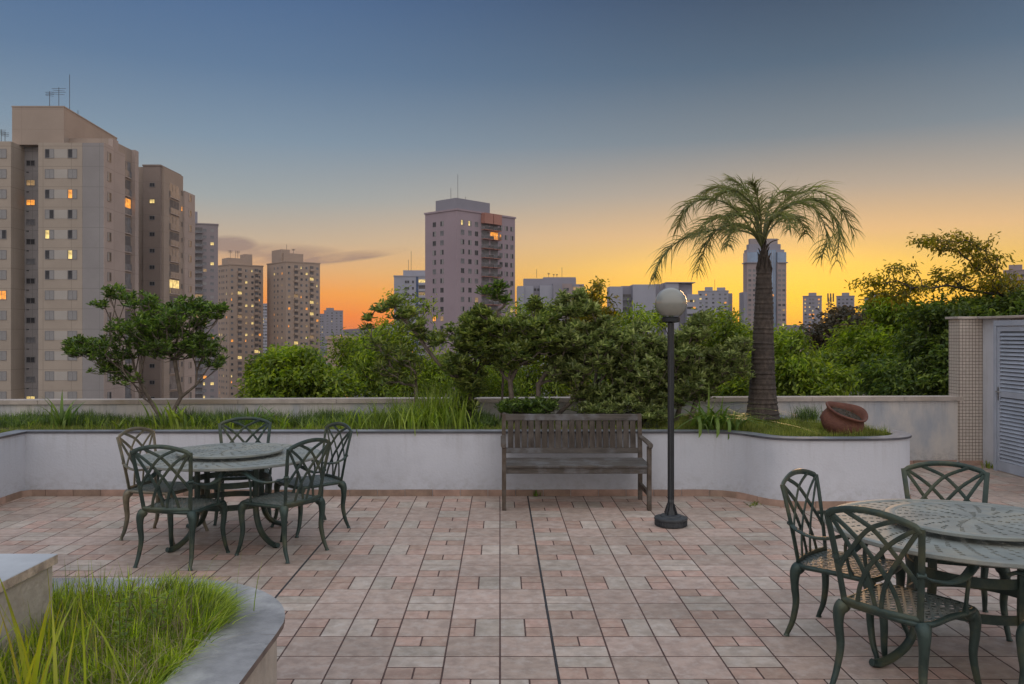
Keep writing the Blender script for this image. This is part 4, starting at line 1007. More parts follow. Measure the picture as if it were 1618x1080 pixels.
shrub('evergreen_shrub','tall dense shrub with two visible trunks behind the left half of the bench','shrub',(PY(812,Y),Y,.66),
      [E(795,520,30,16,Y,.4),E(842,515,34,18,Y,.45),E(815,556,42,22,Y,.5),E(870,498,20,12,Y,.35),E(860,540,36,24,Y,.5),E(800,578,22,9,Y,.3),E(845,484,10,10,Y,.15),E(760,494,10,8,Y,.15)],
      520, M['leaf_olive'], M['bark'], 15, .078, .027, .0034, trunk=[tuple(PX(806,600,Y))], group=SH, hollow=.2, extra=40)
shrub('evergreen_shrub','greyish dense shrub behind the right half of the bench','shrub',(PY(853,Y),Y-.05,.66),
      [E(905,492,22,12,Y,.3),E(900,535,42,26,Y,.5),E(895,585,36,24,Y,.5),E(942,562,36,32,Y,.5),E(890,474,9,10,Y,.15),E(915,470,9,12,Y,.15),E(955,522,20,16,Y,.35),E(932,492,14,10,Y,.25),E(930,622,28,14,Y,.35)],
      640, M['leaf_grey'], M['bark'], 15, .076, .026, .0034, trunk=[tuple(PX(850,608,Y)),tuple(PX(862,590,Y))], group=SH, hollow=.2, extra=80)
shrub('evergreen_shrub','pale grey green shrub left of the lamp pole','shrub',(PY(1000,Y),Y-.1,.66),
      [E(990,548,28,24,Y,.4),E(1010,590,48,34,Y,.5),E(985,625,45,22,Y,.4),E(1035,550,24,18,Y,.35),E(1010,520,16,10,Y,.3),E(1030,640,34,14,Y,.3)],
      600, M['leaf_grey'], M['bark'], 15, .074, .025, .0034, group=SH, hollow=.2, extra=60)
shrub('evergreen_shrub','upright shrub right of the lamp globe with a tufted top','shrub',(PY(1070,Y),Y,.66),
      [E(1110,508,14,10,Y,.25),E(1092,530,28,14,Y,.35),E(1075,565,36,28,Y,.4),E(1090,600,34,24,Y,.4),E(1060,625,30,20,Y,.35)],
      480, M['leaf_grey'], M['bark'], 15, .074, .025, .0034, group=SH, hollow=.3, extra=80)
shrub('evergreen_shrub','variegated shrub on a long curved limb reaching to the palm trunk','shrub',(PY(1085,Y),Y-.1,.66),
      [E(1150,565,30,20,Y,.3),E(1170,548,16,14,Y,.25),E(1130,590,32,18,Y,.3),E(1172,582,12,18,Y,.2),E(1105,620,26,14,Y,.3),E(1125,560,16,10,Y,.25)],
      340, M['leaf_grey'], M['bark'], 13, .058, .020, .0036, trunk=[tuple(PX(1100,632,Y)),tuple(PX(1130,608,Y))], group=SH, hollow=.2, extra=60)
Y = 9.72
shrub('low_shrub','low dark shrub behind the left part of the bench back','shrub',(PY(835,Y),Y,.66), [E(820,645,34,12,Y,.25),E(856,645,28,14,Y,.25)], 180, M['leaf_shrub'], M['bark_dark'], 12, .055, .018, .003, group=SH, extra=40, hollow=.1)
shrub('low_shrub','low pale shrub just right of the bench back','shrub',(PY(1010,Y),Y,.66), [E(985,642,30,16,Y,.25),E(1025,655,30,14,Y,.25),E(940,650,34,14,Y,.25)], 260, M['leaf_grey'], M['bark_dark'], 12, .055, .018, .003, group=SH, extra=60, hollow=.1)

# ------------------------------------------------------------------ palm
def palm():
    Y = 10.1; bx = PY(1205,Y)
    p_ = empty('palm_tree', (bx,Y,.66), 0, 'palm tree with ringed grey trunk and wind blown drooping fronds', 'palm tree')
    m = MB(); prof = []
    zs = [(660,26.5),(650,25),(640,23.5),(620,21.5),(590,20),(560,18.6),(520,17),(480,15.3),(450,13.8),(430,12.2),(424,11.2)]
    pts = []; rad = []
    yy = [z for z,_ in zs]; ww = [w for _,w in zs]
    n = 150
    for i in range(n+1):
        py = 660-(660-424)*i/n; w = np.interp(-py, [-v for v in yy], ww)/F*Y*(.87+.11*(1-i/n)**3)
        ph = (i/n*30) % 1; bulge = .0085*(1-ph)**2 + .0025*math.sin(i*1.7)
        cx = np.interp(-py, [-660,-560,-480,-424], [0,.0,.015,.015]); pts.append((cx, 0, CAMZ-(py-CY)/F*Y-.66)); rad.append(w+bulge)
    m.tube(pts, rad, 28, up=(0,1,0)); o = m.build('trunk', M['palm_bark'], p_, shade=60)
    for v in o.data.vertices:
        a = math.atan2(v.co.y, v.co.x); k = 1+.022*math.sin(5*a+v.co.z*3)+.018*math.sin(11*a-v.co.z*9); v.co.x *= k; v.co.y *= k
    m = MB()                                  # leaf bases round the crown shaft
    top = Vector((.02,0,CAMZ-(392-CY)/F*Y-.66)); bot = Vector((.015,0,CAMZ-(428-CY)/F*Y-.66))
    for k in range(14):
        a = 2.4*k; ca, sa = math.cos(a), math.sin(a); z0 = bot.z-.06+.014*k; r0 = .074-.004*k
        m.tube([(bot.x+r0*ca,r0*sa,z0),(bot.x+(r0+.012)*ca,(r0+.012)*sa,z0+.09),(bot.x+(r0-.02)*ca,(r0-.02)*sa,z0+.20),(bot.x+(r0+.01)*ca,(r0+.01)*sa,z0+.28)], [.028,.032,.02,.008], 7, flat=(1,.6))
    m.tube([bot, (bot+top)/2, top], [.075,.055,.03], 12)
    m.build('crown_shaft', M['palm_bark'], p_, shade=60)
    z2 = lambda q: (1020+q[0]/4.154, 260+q[1]/4.154)
    fr_ = [([(765,540),(700,455),(560,425),(430,432),(290,465),(170,540),(95,640),(60,740)],.2,1.05),
           ([(765,540),(680,400),(560,270),(430,225),(330,240),(255,310),(210,420)],-.3,1.0),
           ([(765,540),(700,440),(600,395),(500,410),(430,470),(380,580),(330,720)],.7,.95),
           ([(765,530),(730,330),(680,200),(620,130),(560,100)],.3,.8),
           ([(765,530),(710,330),(630,230),(540,165),(460,150),(390,190)],.6,.9),
           ([(765,530),(755,350),(735,220),(705,120)],-.2,.7),
           ([(765,530),(790,350),(830,240),(890,180),(950,190)],.3,.85),
           ([(765,540),(810,400),(900,300),(1020,235),(1130,240),(1220,320),(1270,450),(1255,640)],-.3,1.05),
           ([(765,540),(800,380),(880,270),(990,195),(1110,170),(1220,220),(1310,330),(1370,470)],.35,1.0),
           ([(765,540),(815,430),(900,350),(980,345),(1030,400),(1050,470)],.7,.8),
           ([(765,540),(720,440),(640,400),(570,430),(535,530)],-.6,.75),
           ([(765,530),(700,370),(600,330),(500,340),(400,390),(340,470)],-.7,.9),
           ([(765,530),(740,400),(700,320),(640,300),(560,340),(520,420)],.8,.8),
           ([(765,530),(820,380),(880,330),(930,350),(950,430)],-.8,.75),
           ([(765,530),(720,300),(640,200),(580,170),(490,190),(440,260)],-.5,.85),
           ([(765,530),(830,350),(960,260),(1080,270),(1160,360),(1190,500),(1150,610)],-.6,.95)]
    B = Vector((bx,Y,.66))
    for pts, dep, sc in fr_:
        n0 = len(pts); P3 = []
        for i, q in enumerate(pts):
            px, py = z2(q); t = i/(n0-1); YY = Y+dep*1.2*t; P3.append(PX(px, py, YY)-B)
        P3 = bez(P3, 10); n = len(P3); m = MB(); m.tube(P3, [.013*(1-.85*i/(n-1))+.001 for i in range(n)], 6); fo = m.build('frond', M['petiole'], p_, smooth=True)
        # leaflets
        A = np.array([list(q) for q in P3]); tt = np.linspace(0,1,n); per = 150; t = np.sort(rng.uniform(.20,1.0,per)); C = np.column_stack([np.interp(t,tt,A[:,k]) for k in range(3)])
        tan = np.gradient(A,axis=0); T = np.column_stack([np.interp(t,tt,tan[:,k]) for k in range(3)]); T /= np.linalg.norm(T,axis=1,keepdims=True)
        side = np.cross(T, np.array([0,0,1.])); side /= np.maximum(np.linalg.norm(side,axis=1,keepdims=True),1e-3); sg = np.where(np.arange(per)%2==0,1.,-1.)[:,None]
        d0 = side*sg*rng.uniform(.3,.9,(per,1))+T*.8+rng.normal(0,.28,(per,3))+np.array([0,0,.15]); d0 /= np.linalg.norm(d0,axis=1,keepdims=True)
        Ln = .40*np.sin(np.pi*np.clip(.12+t*.80,0,1))**.6*sc*rng.uniform(.75,1.15,per)
        seg = 5; V = np.zeros((per,(seg+1)*2,3)); p0 = C.copy(); dirv = d0.copy()
        wv = np.cross(dirv, unit(per)); wv /= np.linalg.norm(wv,axis=1,keepdims=True)
        for s in range(seg+1):
            ww = .0046*(1-(s/seg)**2)+.0006; V[:,2*s] = p0-wv*ww; V[:,2*s+1] = p0+wv*ww
            p0 = p0+dirv*(Ln/seg)[:,None]; dirv = dirv+np.array([.03,0,-.26])+rng.normal(0,.06,(per,3)); dirv /= np.linalg.norm(dirv,axis=1,keepdims=True)
        q = np.array([[2*r_,2*r_+1,2*r_+3,2*r_+2] for r_ in range(seg)]); Fq = (q[None]+(np.arange(per)*(seg+1)*2)[:,None,None]).reshape(-1,4)
        np_mesh('leaflets', V.reshape(-1,3), Fq, M['palm_leaf'], fo)
    m = MB(); pp = bez([PX(*z2(q),Y-.1)-B for q in ((775,610),(790,560),(820,510),(875,490))],6); m.tube(pp, [.014*(1-.7*i/(len(pp)-1)) for i in range(len(pp))], 6); m.build('dead_petiole', M['palm_bark'], p_, smooth=True)
palm()

# ------------------------------------------------------------------ trees in the street beyond the parapet
ST = 'street trees beyond the parapet'
Y = 17.0
tree('street_tree','bushy green tree in front of the twin beige towers, left of centre',(PY(480,Y),Y,GZ),[E(465,585,50,26,Y,1),E(440,570,30,16,Y,.6),E(520,605,40,24,Y,1),E(410,585,22,14,Y,.5),E(470,620,75,26,Y,1.2),E(480,562,20,12,Y,.5)],200,85,M['leaf_street'],.115,.05,.22,group=ST)
Y = 20.0
tree('street_tree','feathery light green tree rising behind the leaning shrub',(PY(620,Y),Y,GZ),[E(645,472,18,10,Y,.5),E(630,525,44,20,Y,1.1),E(672,484,14,10,Y,.4),E(590,560,50,22,Y,1.2),E(640,600,85,28,Y,1.4),E(560,600,36,24,Y,.9),E(545,540,18,10,Y,.5),E(700,580,36,28,Y,.9)],230,65,M['leaf_street'],.13,.035,.30,group=ST)
Y = 21.0
tree('street_tree','soft leafed tree in front of the grey block with antennas',(PY(850,Y),Y,GZ),[E(845,482,26,9,Y,.6),E(800,545,46,20,Y,1.2),E(880,540,50,26,Y,1.3),E(830,600,100,30,Y,1.5)],170,65,M['leaf_street'],.13,.035,.30,group=ST)
Y = 20.0
tree('slender_tree','thin golden backlit treetop left of the long grey slab building',(PY(938,Y),Y,GZ),[E(942,460,12,14,Y,.4),E(935,480,18,16,Y,.5),E(950,500,26,14,Y,.6),E(925,505,22,18,Y,.6),E(960,512,24,10,Y,.5)],90,40,M['leaf_gold'],.12,.045,.20,group=ST)
Y = 19.0
tree('street_tree','light green tree behind the lamp globe',(PY(1030,Y),Y,GZ),[E(1022,503,32,12,Y,.8),E(1010,550,50,28,Y,1.2),E(1060,600,90,30,Y,1.4)],180,70,M['leaf_street'],.13,.038,.28,group=ST)
tree('street_tree','rounded light green tree between the lamp and the palm trunk',(PY(1135,Y),Y+2,GZ),[E(1135,503,26,12,Y+2,.8),E(1145,550,48,28,Y+2,1.2),E(1165,530,26,14,Y+2,.8),E(1150,595,60,36,Y+2,1.3)],230,75,M['leaf_street'],.14,.042,.28,group=ST)
Y = 17.0
tree('street_tree','pale soft tree just right of the palm trunk',(PY(1250,Y),Y,GZ),[E(1240,580,36,30,Y,1.0),E(1280,598,55,26,Y,1.2),E(1240,535,26,12,Y,.7),E(1262,612,60,20,Y,1)],260,85,M['leaf_street'],.11,.042,.22,group=ST)
Y = 22.0
tree('street_tree','dense green tree in front of the distant towers on the right',(PY(1400,Y),Y,GZ),[E(1400,535,54,24,Y,1.4),E(1350,575,55,30,Y,1.4),E(1430,580,85,38,Y,1.8),E(1450,510,50,20,Y,1.3),E(1400,485,34,10,Y,.8)],420,85,M['leaf_street'],.13,.055,.28,group=ST)
Y = 18.0
tree('street_tree','dark dense tree behind the mosaic pillar',(PY(1540,Y),Y,GZ),[E(1560,500,60,24,Y,1.2),E(1500,550,62,40,Y,1.4),E(1440,595,62,28,Y,1.2),E(1590,485,36,28,Y,1.1),E(1500,492,44,14,Y,.9)],460,85,M['leaf_street_dark'],.115,.05,.25,group=ST)
tree('tall_backlit_tree','tall tree with sparse sprays of leaves dark against the yellow sky on the right',(PY(1590,Y),Y,GZ),[E(1490,378,36,7,Y,.5),E(1535,388,34,12,Y,.6),E(1560,412,26,14,Y,.7),E(1545,445,40,16,Y,.9),E(1500,432,22,10,Y,.5),E(1425,422,22,7,Y,.4),E(1385,444,34,7,Y,.5),E(1450,450,44,9,Y,.7),E(1405,464,34,7,Y,.5),E(1590,450,22,20,Y,.6)],300,15,M['leaf_gold'],.10,.036,.15,group=ST,hollow=.0,r_tip=.005,rmax=.16,fork=tuple(PX(1580,520,Y)))
Y = 75.0
tree('dark_tree','small dark reddish tree far off below the antenna mast',(PY(1320,Y),Y,GZ),[E(1340,507,26,16,Y,2),E(1310,530,26,16,Y,2),E(1335,545,34,18,Y,2)],160,60,M['leaf_brown'],.42,.26,.9,group=ST,rmax=.5,r_tip=.03)
Y = 60.0
for (a,b,lb) in ((600,560,'low tree far behind the feathery tree, near the beige house'),(1225,600,'far tree crown behind the pale soft tree'),(760,590,'far tree crown below the pinkish tower'),(930,570,'far tree crown behind the greyish shrub'),(1090,575,'far tree crown behind the upright shrub')):
    tree('distant_tree',lb,(PY(a,Y),Y,GZ),[E(a,b,50,26,Y,2.4),E(a+20,b+24,60,24,Y,2.4)],90,50,M['leaf_street_dark'],.36,.22,.7,group='trees further off in the city',rmax=.4,r_tip=.03)

# ------------------------------------------------------------------ buildings
WIN = {}
def win_mesh(w, h, kind, name='window'):
    """a window: projecting frame with a sill, mullion and panes (or a closed shutter half)"""
    key = (round(w,2), round(h,2), kind)
    if key in WIN: return WIN[key]
    m = MB(); f = min(.07, w*.08)
    m.box(-w/2-f,-.06,-h/2-f,w/2+f,-.001,-h/2,0); m.box(-w/2-f,-.05,h/2,w/2+f,-.001,h/2+f,0); m.box(-w/2-f,-.05,-h/2,-w/2,-.001,h/2,0); m.box(w/2,-.05,-h/2,w/2+f,-.001,h/2,0)
    m.box(-.025,-.045,-h/2,.025,-.016,h/2,0)
    lm = {'o':3,'y':4,'d':5}.get(kind[0])
    if kind[0] in 'oyd': m.box(-w/2,-.015,-h/2,-.025,-.002,h/2,lm); m.box(.025,-.015,-h/2,w/2,-.002,h/2, 2 if kind.endswith('h') else lm)
    elif kind == 'half': m.box(-w/2,-.015,-h/2,-.025,-.002,h/2,1); m.box(.025,-.03,-h/2,w/2,-.002,h/2,2)
    elif kind == 'halfr': m.box(-w/2,-.03,-h/2,-.025,-.002,h/2,2); m.box(.025,-.015,-h/2,w/2,-.002,h/2,1)
    elif kind == 'shut': m.box(-w/2,-.03,-h/2,-.025,-.002,h/2,2); m.box(.025,-.03,-h/2,w/2,-.002,h/2,2)
    elif kind == 'grey': m.box(-w/2,-.015,-h/2,-.025,-.002,h/2,6); m.box(.025,-.015,-h/2,w/2,-.002,h/2,6)
    else: m.box(-w/2,-.015,-h/2,-.025,-.002,h/2,1); m.box(.025,-.015,-h/2,w/2,-.002,h/2,1)
    me = bpy.data.meshes.new(name); me.from_pydata(m.v, [], m.f); me.polygons.foreach_set('material_index', m.m)
    for k in ('alu','glass','shutter','lit_orange','lit_yellow','lit_dim','glass_grey'): me.materials.append(M[k])
    me.update(); WIN[key] = (me, m.v, m.f, m.m); return WIN[key]
BAL = {}
def bal_mesh(w, h, kind, depth=1.1, solid=True):
    key = (round(w,2), round(h,2), kind, depth, solid)
    if key in BAL: return BAL[key]
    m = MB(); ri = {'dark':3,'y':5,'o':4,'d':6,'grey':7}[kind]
    m.box(-w/2,-.02,-h/2+.01,w/2,-.001,h/2-.15,ri)                               # door panel; dark kind has the deep recess's shade in its colour
    for k in (-.17,.17): m.box(w*k-.03,-.05,-h/2+.02,w*k+.03,-.021,h/2-.16,1)
    m.box(-w/2-.05,-depth,-h/2-.16,w/2+.05,-.001,-h/2,0)                         # slab
    if solid == 'glass': m.box(-w/2,-depth+.02,-h/2+.001,w/2,-depth+.06,-h/2+.95,7)
    elif solid: m.box(-w/2-.05,-depth,-h/2+.001,w/2+.05,-depth+.1,-h/2+.95,0)
    else:
        n = max(6,int(w/.35))
        for i in range(n+1): x = -w/2+w*i/n; m.box(x-.02,-depth+.03,-h/2,x+.02,-depth+.07,-h/2+.9,1)
        m.box(-w/2-.02,-depth+.02,-h/2+.9,w/2+.02,-depth+.08,-h/2+.97,1)
    m.box(-w/2-.05,-depth+.101,-h/2+.002,-w/2,-.022,-h/2+.95,0 if solid is True else 1); m.box(w/2,-depth+.101,-h/2+.002,w/2+.05,-.022,-h/2+.95,0 if solid is True else 1)
    me = bpy.data.meshes.new('balcony'); me.from_pydata(m.v, [], m.f); me.polygons.foreach_set('material_index', m.m); me.update(); BAL[key] = (me, m.v, m.f, m.m); return BAL[key]

class Bld:
    def __init__(s, name, label, cat='building', group='apartment towers on the skyline', at=(0,0)):
        s.root = empty(name, (at[0],at[1],GZ), 0, label, cat, group); s.o = Vector((at[0],at[1],GZ)); s.w = {'window':[], 'balcony':[]}; s.mats = None
    def quad(s, x0, y0, dR, LR, LL, z0, z1, mat_, name='wall', extra=None, roof=True):
        """a block standing on a rotated footprint; dR: angle of its right hand face"""
        c, sn = math.cos(dR), math.sin(dR); P = [Vector((x0,y0)), Vector((x0+c*LR,y0+sn*LR)), Vector((x0+c*LR-sn*LL,y0+sn*LR+c*LL)), Vector((x0-sn*LL,y0+c*LL))]
        m = MB(); m.prism([(p_.x-s.o.x,p_.y-s.o.y) for p_ in P], z0-GZ, z1-GZ); return m.build(name, mat_, s.root)
    def add(s, kind, pos, ang, w, h, k, **kw): s.w[kind].append((pos, ang, w, h, k, kw))
    def finish(s, balmat=None):
        for kind, lst in s.w.items():
            if not lst: continue
            # the biggest (nearest, unobscured by the parapet) first
            lst.sort(key=lambda q: (0 if q[0][2] > CAMZ-100/F*q[0][1] else 1, q[0][1]/(q[2]*q[3])))
            for pos, ang, w, h, k, kw in lst[:100]:
                me = (win_mesh(w,h,k) if kind == 'window' else bal_mesh(w,h,k,**kw))[0]
                if kind == 'balcony' and len(me.materials) == 0:
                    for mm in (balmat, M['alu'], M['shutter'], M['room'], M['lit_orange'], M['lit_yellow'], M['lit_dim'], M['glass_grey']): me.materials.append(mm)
                elif kind == 'balcony' and me.materials[0] != balmat:
                    k2 = (me.name, balmat.name)
                    if k2 not in BAL2: me2 = me.copy(); me2.materials[0] = balmat; BAL2[k2] = me2
                    me = BAL2[k2]
                o = bpy.data.objects.new(kind, me); COL.objects.link(o); o.parent = s.root; o.location = Vector(pos)-s.o; o.rotation_euler = (0,0,ang)
            rest = lst[100:]
            if rest:
                m = MB()
                for pos, ang, w, h, k, kw in rest:
                    _, v, f, mi = win_mesh(w,h,k) if kind == 'window' else bal_mesh(w,h,k,**kw); c, sn = math.cos(ang), math.sin(ang); b = len(m.v); q = Vector(pos)-s.o
                    m.v += [(q.x+x*c-y*sn, q.y+x*sn+y*c, q.z+z) for x,y,z in v]; m.f += [tuple(i+b for i in ff_) for ff_ in f]; m.m += mi
                mats = [M[x] for x in ('alu','glass','shutter','lit_orange','lit_yellow','lit_dim','glass_grey')] if kind == 'window' else [balmat, M['alu'], M['shutter'], M['room'], M['lit_orange'], M['lit_yellow'], M['lit_dim'], M['glass_grey']]
                o = m.build(kind, mats, s.root); o['kind'] = 'stuff'
BAL2 = {}
def lit(p_=.08, base=('plain','half','halfr','grey','shut')):
    r_ = random.random()
    if r_ < p_*.4: return random.choice(['o','oh'])
    if r_ < p_: return random.choice(['y','yh','d'])
    return random.choice(base)
def solve(x0, y0, dx, dy, px):
    k = (px-CX)/F; return (k*y0-x0)/(dx-k*dy)
def antenna(b, x, y, z, h, yagi=True, name='antenna'):
    m = MB(); q = Vector((x,y,z))-b.o; s = max(.04, y*.00022); m.tube([q, q+Vector((0,0,h))], s, 5)
    if yagi:
        for k in (.95,.8): m.beam(q+Vector((-h*.28,0,h*k)), q+Vector((h*.28,0,h*k)), s, s); m.beam(q+Vector((-h*.2,-.2,h*(k-.08))), q+Vector((h*.2,.2,h*(k-.08))), s, s)
    m.build(name, M['black_cast'], b.root)
def tower(name, label, Y0, pxc, pyt, th, pxl, pxr, mat_, colsR, colsL, floor_h, wR=1.3, wL=1.3, p=.08, top_gap=1.0, pent=None, balR=(), balw=2.4, trim=None, solid=True, base=('plain','half','grey'), pent_mat=None, hmul=1.0, floors=None, ants=(), whh=1.15):
    x0 = PY(pxc,Y0); z1 = CAMZ-(pyt-CY)/F*Y0; t = R(th); dR = (math.cos(t),math.sin(t)); dL = (-math.sin(t),math.cos(t)); LR = solve(x0,Y0,*dR,pxr); LL = solve(x0,Y0,*dL,pxl) if pxl is not None else 16
    LL = min(LL, 40) if LL > 0 else 12
    b = Bld(name, label, at=(x0,Y0)); b.quad(x0,Y0,t,LR,LL,GZ,z1,mat_); b.LR = LR; b.LL = LL; b.z1 = z1
    m = MB(); e = .25; c, s = dR; 
    def loc(u, v): return (u*dR[0]+v*dL[0], u*dR[1]+v*dL[1])
    m.prism([loc(-e,-e),loc(LR+e,-e),loc(LR+e,LL+e),loc(-e,LL+e)], z1-GZ+.001, z1-GZ+.5); m.build('roof', trim or mat_, b.root)
    nf = floors or int((z1-GZ)/floor_h)
    for f in range(nf):
        zc = z1-top_gap-floor_h*(f+.5)
        if zc < GZ+1 or zc < CAMZ-135/F*Y0: break
        for u in colsR:
            if u in balR: continue
            b.add('window', (x0+dR[0]*LR*u, Y0+dR[1]*LR*u, zc), t, wR, whh, lit(p, base))
        for u in balR: b.add('balcony', (x0+dR[0]*LR*u, Y0+dR[1]*LR*u, zc), t, balw, floor_h-.35, random.choice(['dark','dark','dark','grey','dark','dark','y' if random.random() < p*3 else 'dark','d' if random.random() < p*4 else 'grey']), depth=1.0, solid=solid)
        for u in colsL: b.add('window', (x0+dL[0]*LL*u, Y0+dL[1]*LL*u, zc), t-math.pi/2, wL, whh, lit(p*.7, base))
    for (u0,u1,v0,v1,hh_) in (pent or []):
        m = MB(); m.prism([loc(u0*LR,v0*LL),loc(u1*LR,v0*LL),loc(u1*LR,v1*LL),loc(u0*LR,v1*LL)], z1-GZ+.5, z1-GZ+.5+hh_); m.build('roof_house', pent_mat or mat_, b.root)
    for (u,v,zz,hh_,yg) in ants:
        q = loc(u*LR,v*LL); antenna(b, x0+q[0], Y0+q[1], z1+.5+zz, hh_, yg)
    return b
# colours
C_beige = facade('beige_facade', (.36,.30,.245), .045, 3.9, 2.8, .72)
C_grey = facade('grey_facade', (.27,.25,.245), .045, 3.9, 2.8, .75)
C_pinkb = facade('pinkish_beige_facade', (.40,.32,.28), .04, 3.9, 2.8, .75)
C_brown = facade('brown_facade', (.34,.27,.22), .04, 6, 2.8, .8)
C_panel = mat('pale_window_panel', (.38,.345,.31), .8, .06, .5)
C_dark = facade('dark_brown_facade', (.25,.195,.165), .04, 6, 2.8, .8)
C_twin = mat('twin_tower_render', (.36,.27,.21), .85, .08, .1)
C_t3 = mat('mauve_grey_render', (.235,.20,.205), .85, .08, .1)
C_pink = mat('pink_lilac_render', (.32,.25,.275), .85, .10, .12, second=(.28,.215,.24), s2=.06)
C_red = mat('terracotta_balcony', (.36,.17,.13), .8, .1, .3)
C_white = mat('bluish_white_render', (.30,.30,.345), .8, .08, .1)
C_blue = mat('blue_stripe', (.04,.07,.15), .4, .2, .2)
C_gl = mat('blue_curtain_wall', (.16,.24,.36), .15, .3, .12, spec=.8)
C_stone = mat('tower_stone', (.28,.22,.215), .7, .1, .1)
C_far = mat('far_grey_render', (.235,.225,.26), .85, .1, .05)

# --- the big pale tower on the left, made of several wings
def big_tower():
    b = Bld('apartment_tower', 'huge pale tower with stacked windows and side balconies at the left edge', at=(-60,116))
    Yf = 115.0
    X = lambda px, Y=Yf: PY(px, Y)
    zt = CAMZ+(527-225)/F*Yf
    def box(x0,y0,x1,y1,z1,mt,name='wall',z0=GZ):
        m = MB(); m.box(x0-b.o.x,y0-b.o.y,z0-GZ,x1-b.o.x,y1-b.o.y,z1-GZ); return m.build(name, mt, b.root)
    zl = CAMZ+(527-223)/F*Yf
    box(-92,Yf,X(17.2),140,zl,C_beige)                                  # left wing
    box(X(17.2)+.002,118.3,X(60.5)+1.5,140,zt+.5,C_grey)                # back of the recess
    box(X(60.5),Yf,X(130),122,zt,C_beige); box(X(130)+.002,Yf+.02,X(164),117.75,zt-.02,C_grey)
    box(X(164)-.005,Yf+.005,X(164)+.05,117.8,zt+.01,C_pinkb)            # thin skin with the afterglow on the side face in its colour
    box(X(130)+.01,117.76,-54.75,122,zt-.1,C_pinkb)
    zb = 29.5
    box(-62,118.6,-55.6,127.2,zb,C_brown); box(-55.59,118.6,-54.95,120.3,zb-.01,C_pinkb,'pier'); box(-55.59,126.0,-55.02,127.2,zb-.01,C_pinkb,'pier')
    box(-64,127.21,-57.4,131.5,zb-3.0,C_grey)
    # penthouse
    zp = CAMZ+(527-168.8)/F*117; x0 = PY(19,117); x1 = PY(101,117)
    m = MB(); q = [(x0,117),(x1,117),(x1-1.3,136),(x0-1.3,136)]; m.prism([(a-b.o.x,c-b.o.y) for a,c in q], zl-GZ+.002, zp-GZ); m.build('roof_house', C_brown, b.root)
    m = MB(); q = [(x0-.06,116.94),(x1+.06,116.94),(x1-1.24,136.06),(x0-1.36,136.06)]; m.prism([(a-b.o.x,c-b.o.y) for a,c in q], zp-GZ+.002, zp-GZ+.16); m.build('roof', C_brown, b.root)
    for k, t in enumerate((.50,.62,.85)):
        b.add('window', (x1+.02-1.3*t, 117+19*t, 27.6+2.2-.9*k*.2), math.pi/2, 1.5, 1.1, 'plain')
    for px in (75,116,130,139,150):
        pass
    fh = 115/3.6/ F*Yf; z0 = CAMZ+(527-(120+440/3.6))/F*Yf
    pat = {0:('half','half'),1:('shut','shut'),2:('half','oh'),3:('halfr','half'),4:('yh','half'),5:('half','yh'),6:('half','half'),7:('shut','shut')}
    for f in range(13):
        z = z0-fh*f
        a, c = pat.get(f, ('shut','shut'))
        b.add('window', (X(78.3),Yf,z), 0, 1.13, 1.15, a); b.add('window', (X(114.5),Yf,z), 0, 1.13, 1.15, c)
        m = MB(); m.box(X(85.4)-b.o.x,Yf-.02-b.o.y,z-.6-GZ,X(106.5)-b.o.x,Yf-.001-b.o.y,z+.6-GZ); m.build('panel', C_panel, b.root)
        b.add('window', (X(3),Yf,z), 0, 1.15, 1.15, 'o' if f == 7 else ('halfr' if f == 4 else 'shut'))
        kz = z-.65; kk = {1:'d',2:'o',7:'plain',12:'y'}.get(f,'grey' if f%2 else 'plain')
        b.add('window', (PY(48.5,118.3),118.3,kz), 0, 1.15, .72, kk)
        m = MB(); m.box(PY(45.5,118.3)-.3-b.o.x,118.22-b.o.y,kz-1.35-GZ,PY(45.5,118.3)-b.o.x,118.299-b.o.y,kz-1.22-GZ); m.build('vent', M['black_cast'], b.root)
        b.add('window', (X(164)+.05,116.5,z-.15), math.pi/2, 1.0, 1.15, 'halfr')
        b.add('window', (-54.95,119.4,z-.2), math.pi/2, .55, .7, 'plain')
        b.add('balcony', (-55.59,123.1,z-.2), math.pi/2, 5.2, fh-.3, {2:'o'}.get(f,'grey' if f%3==0 else 'dark'), depth=.18, solid='glass')
        b.add('balcony', (-57.39,129.3,z+.3), math.pi/2, 3.4, fh-.3, 'grey', depth=.5, solid='glass')
    for (px, py, hgt, yg) in ((74,166,2.2,True),(114,176,3.6,True),(130,185,6.5,False),(143,192,2,False)):
        t = max(0,(px-101)/79)*.9; antenna(b, x1-1.3*t-2, 117+19*t, zp, hgt, yg)
    for (px, hgt) in ((2,2.4),(8,2.0)): antenna(b, PY(px,118), 118, zl, hgt)
    b.finish(C_pinkb)
big_tower()
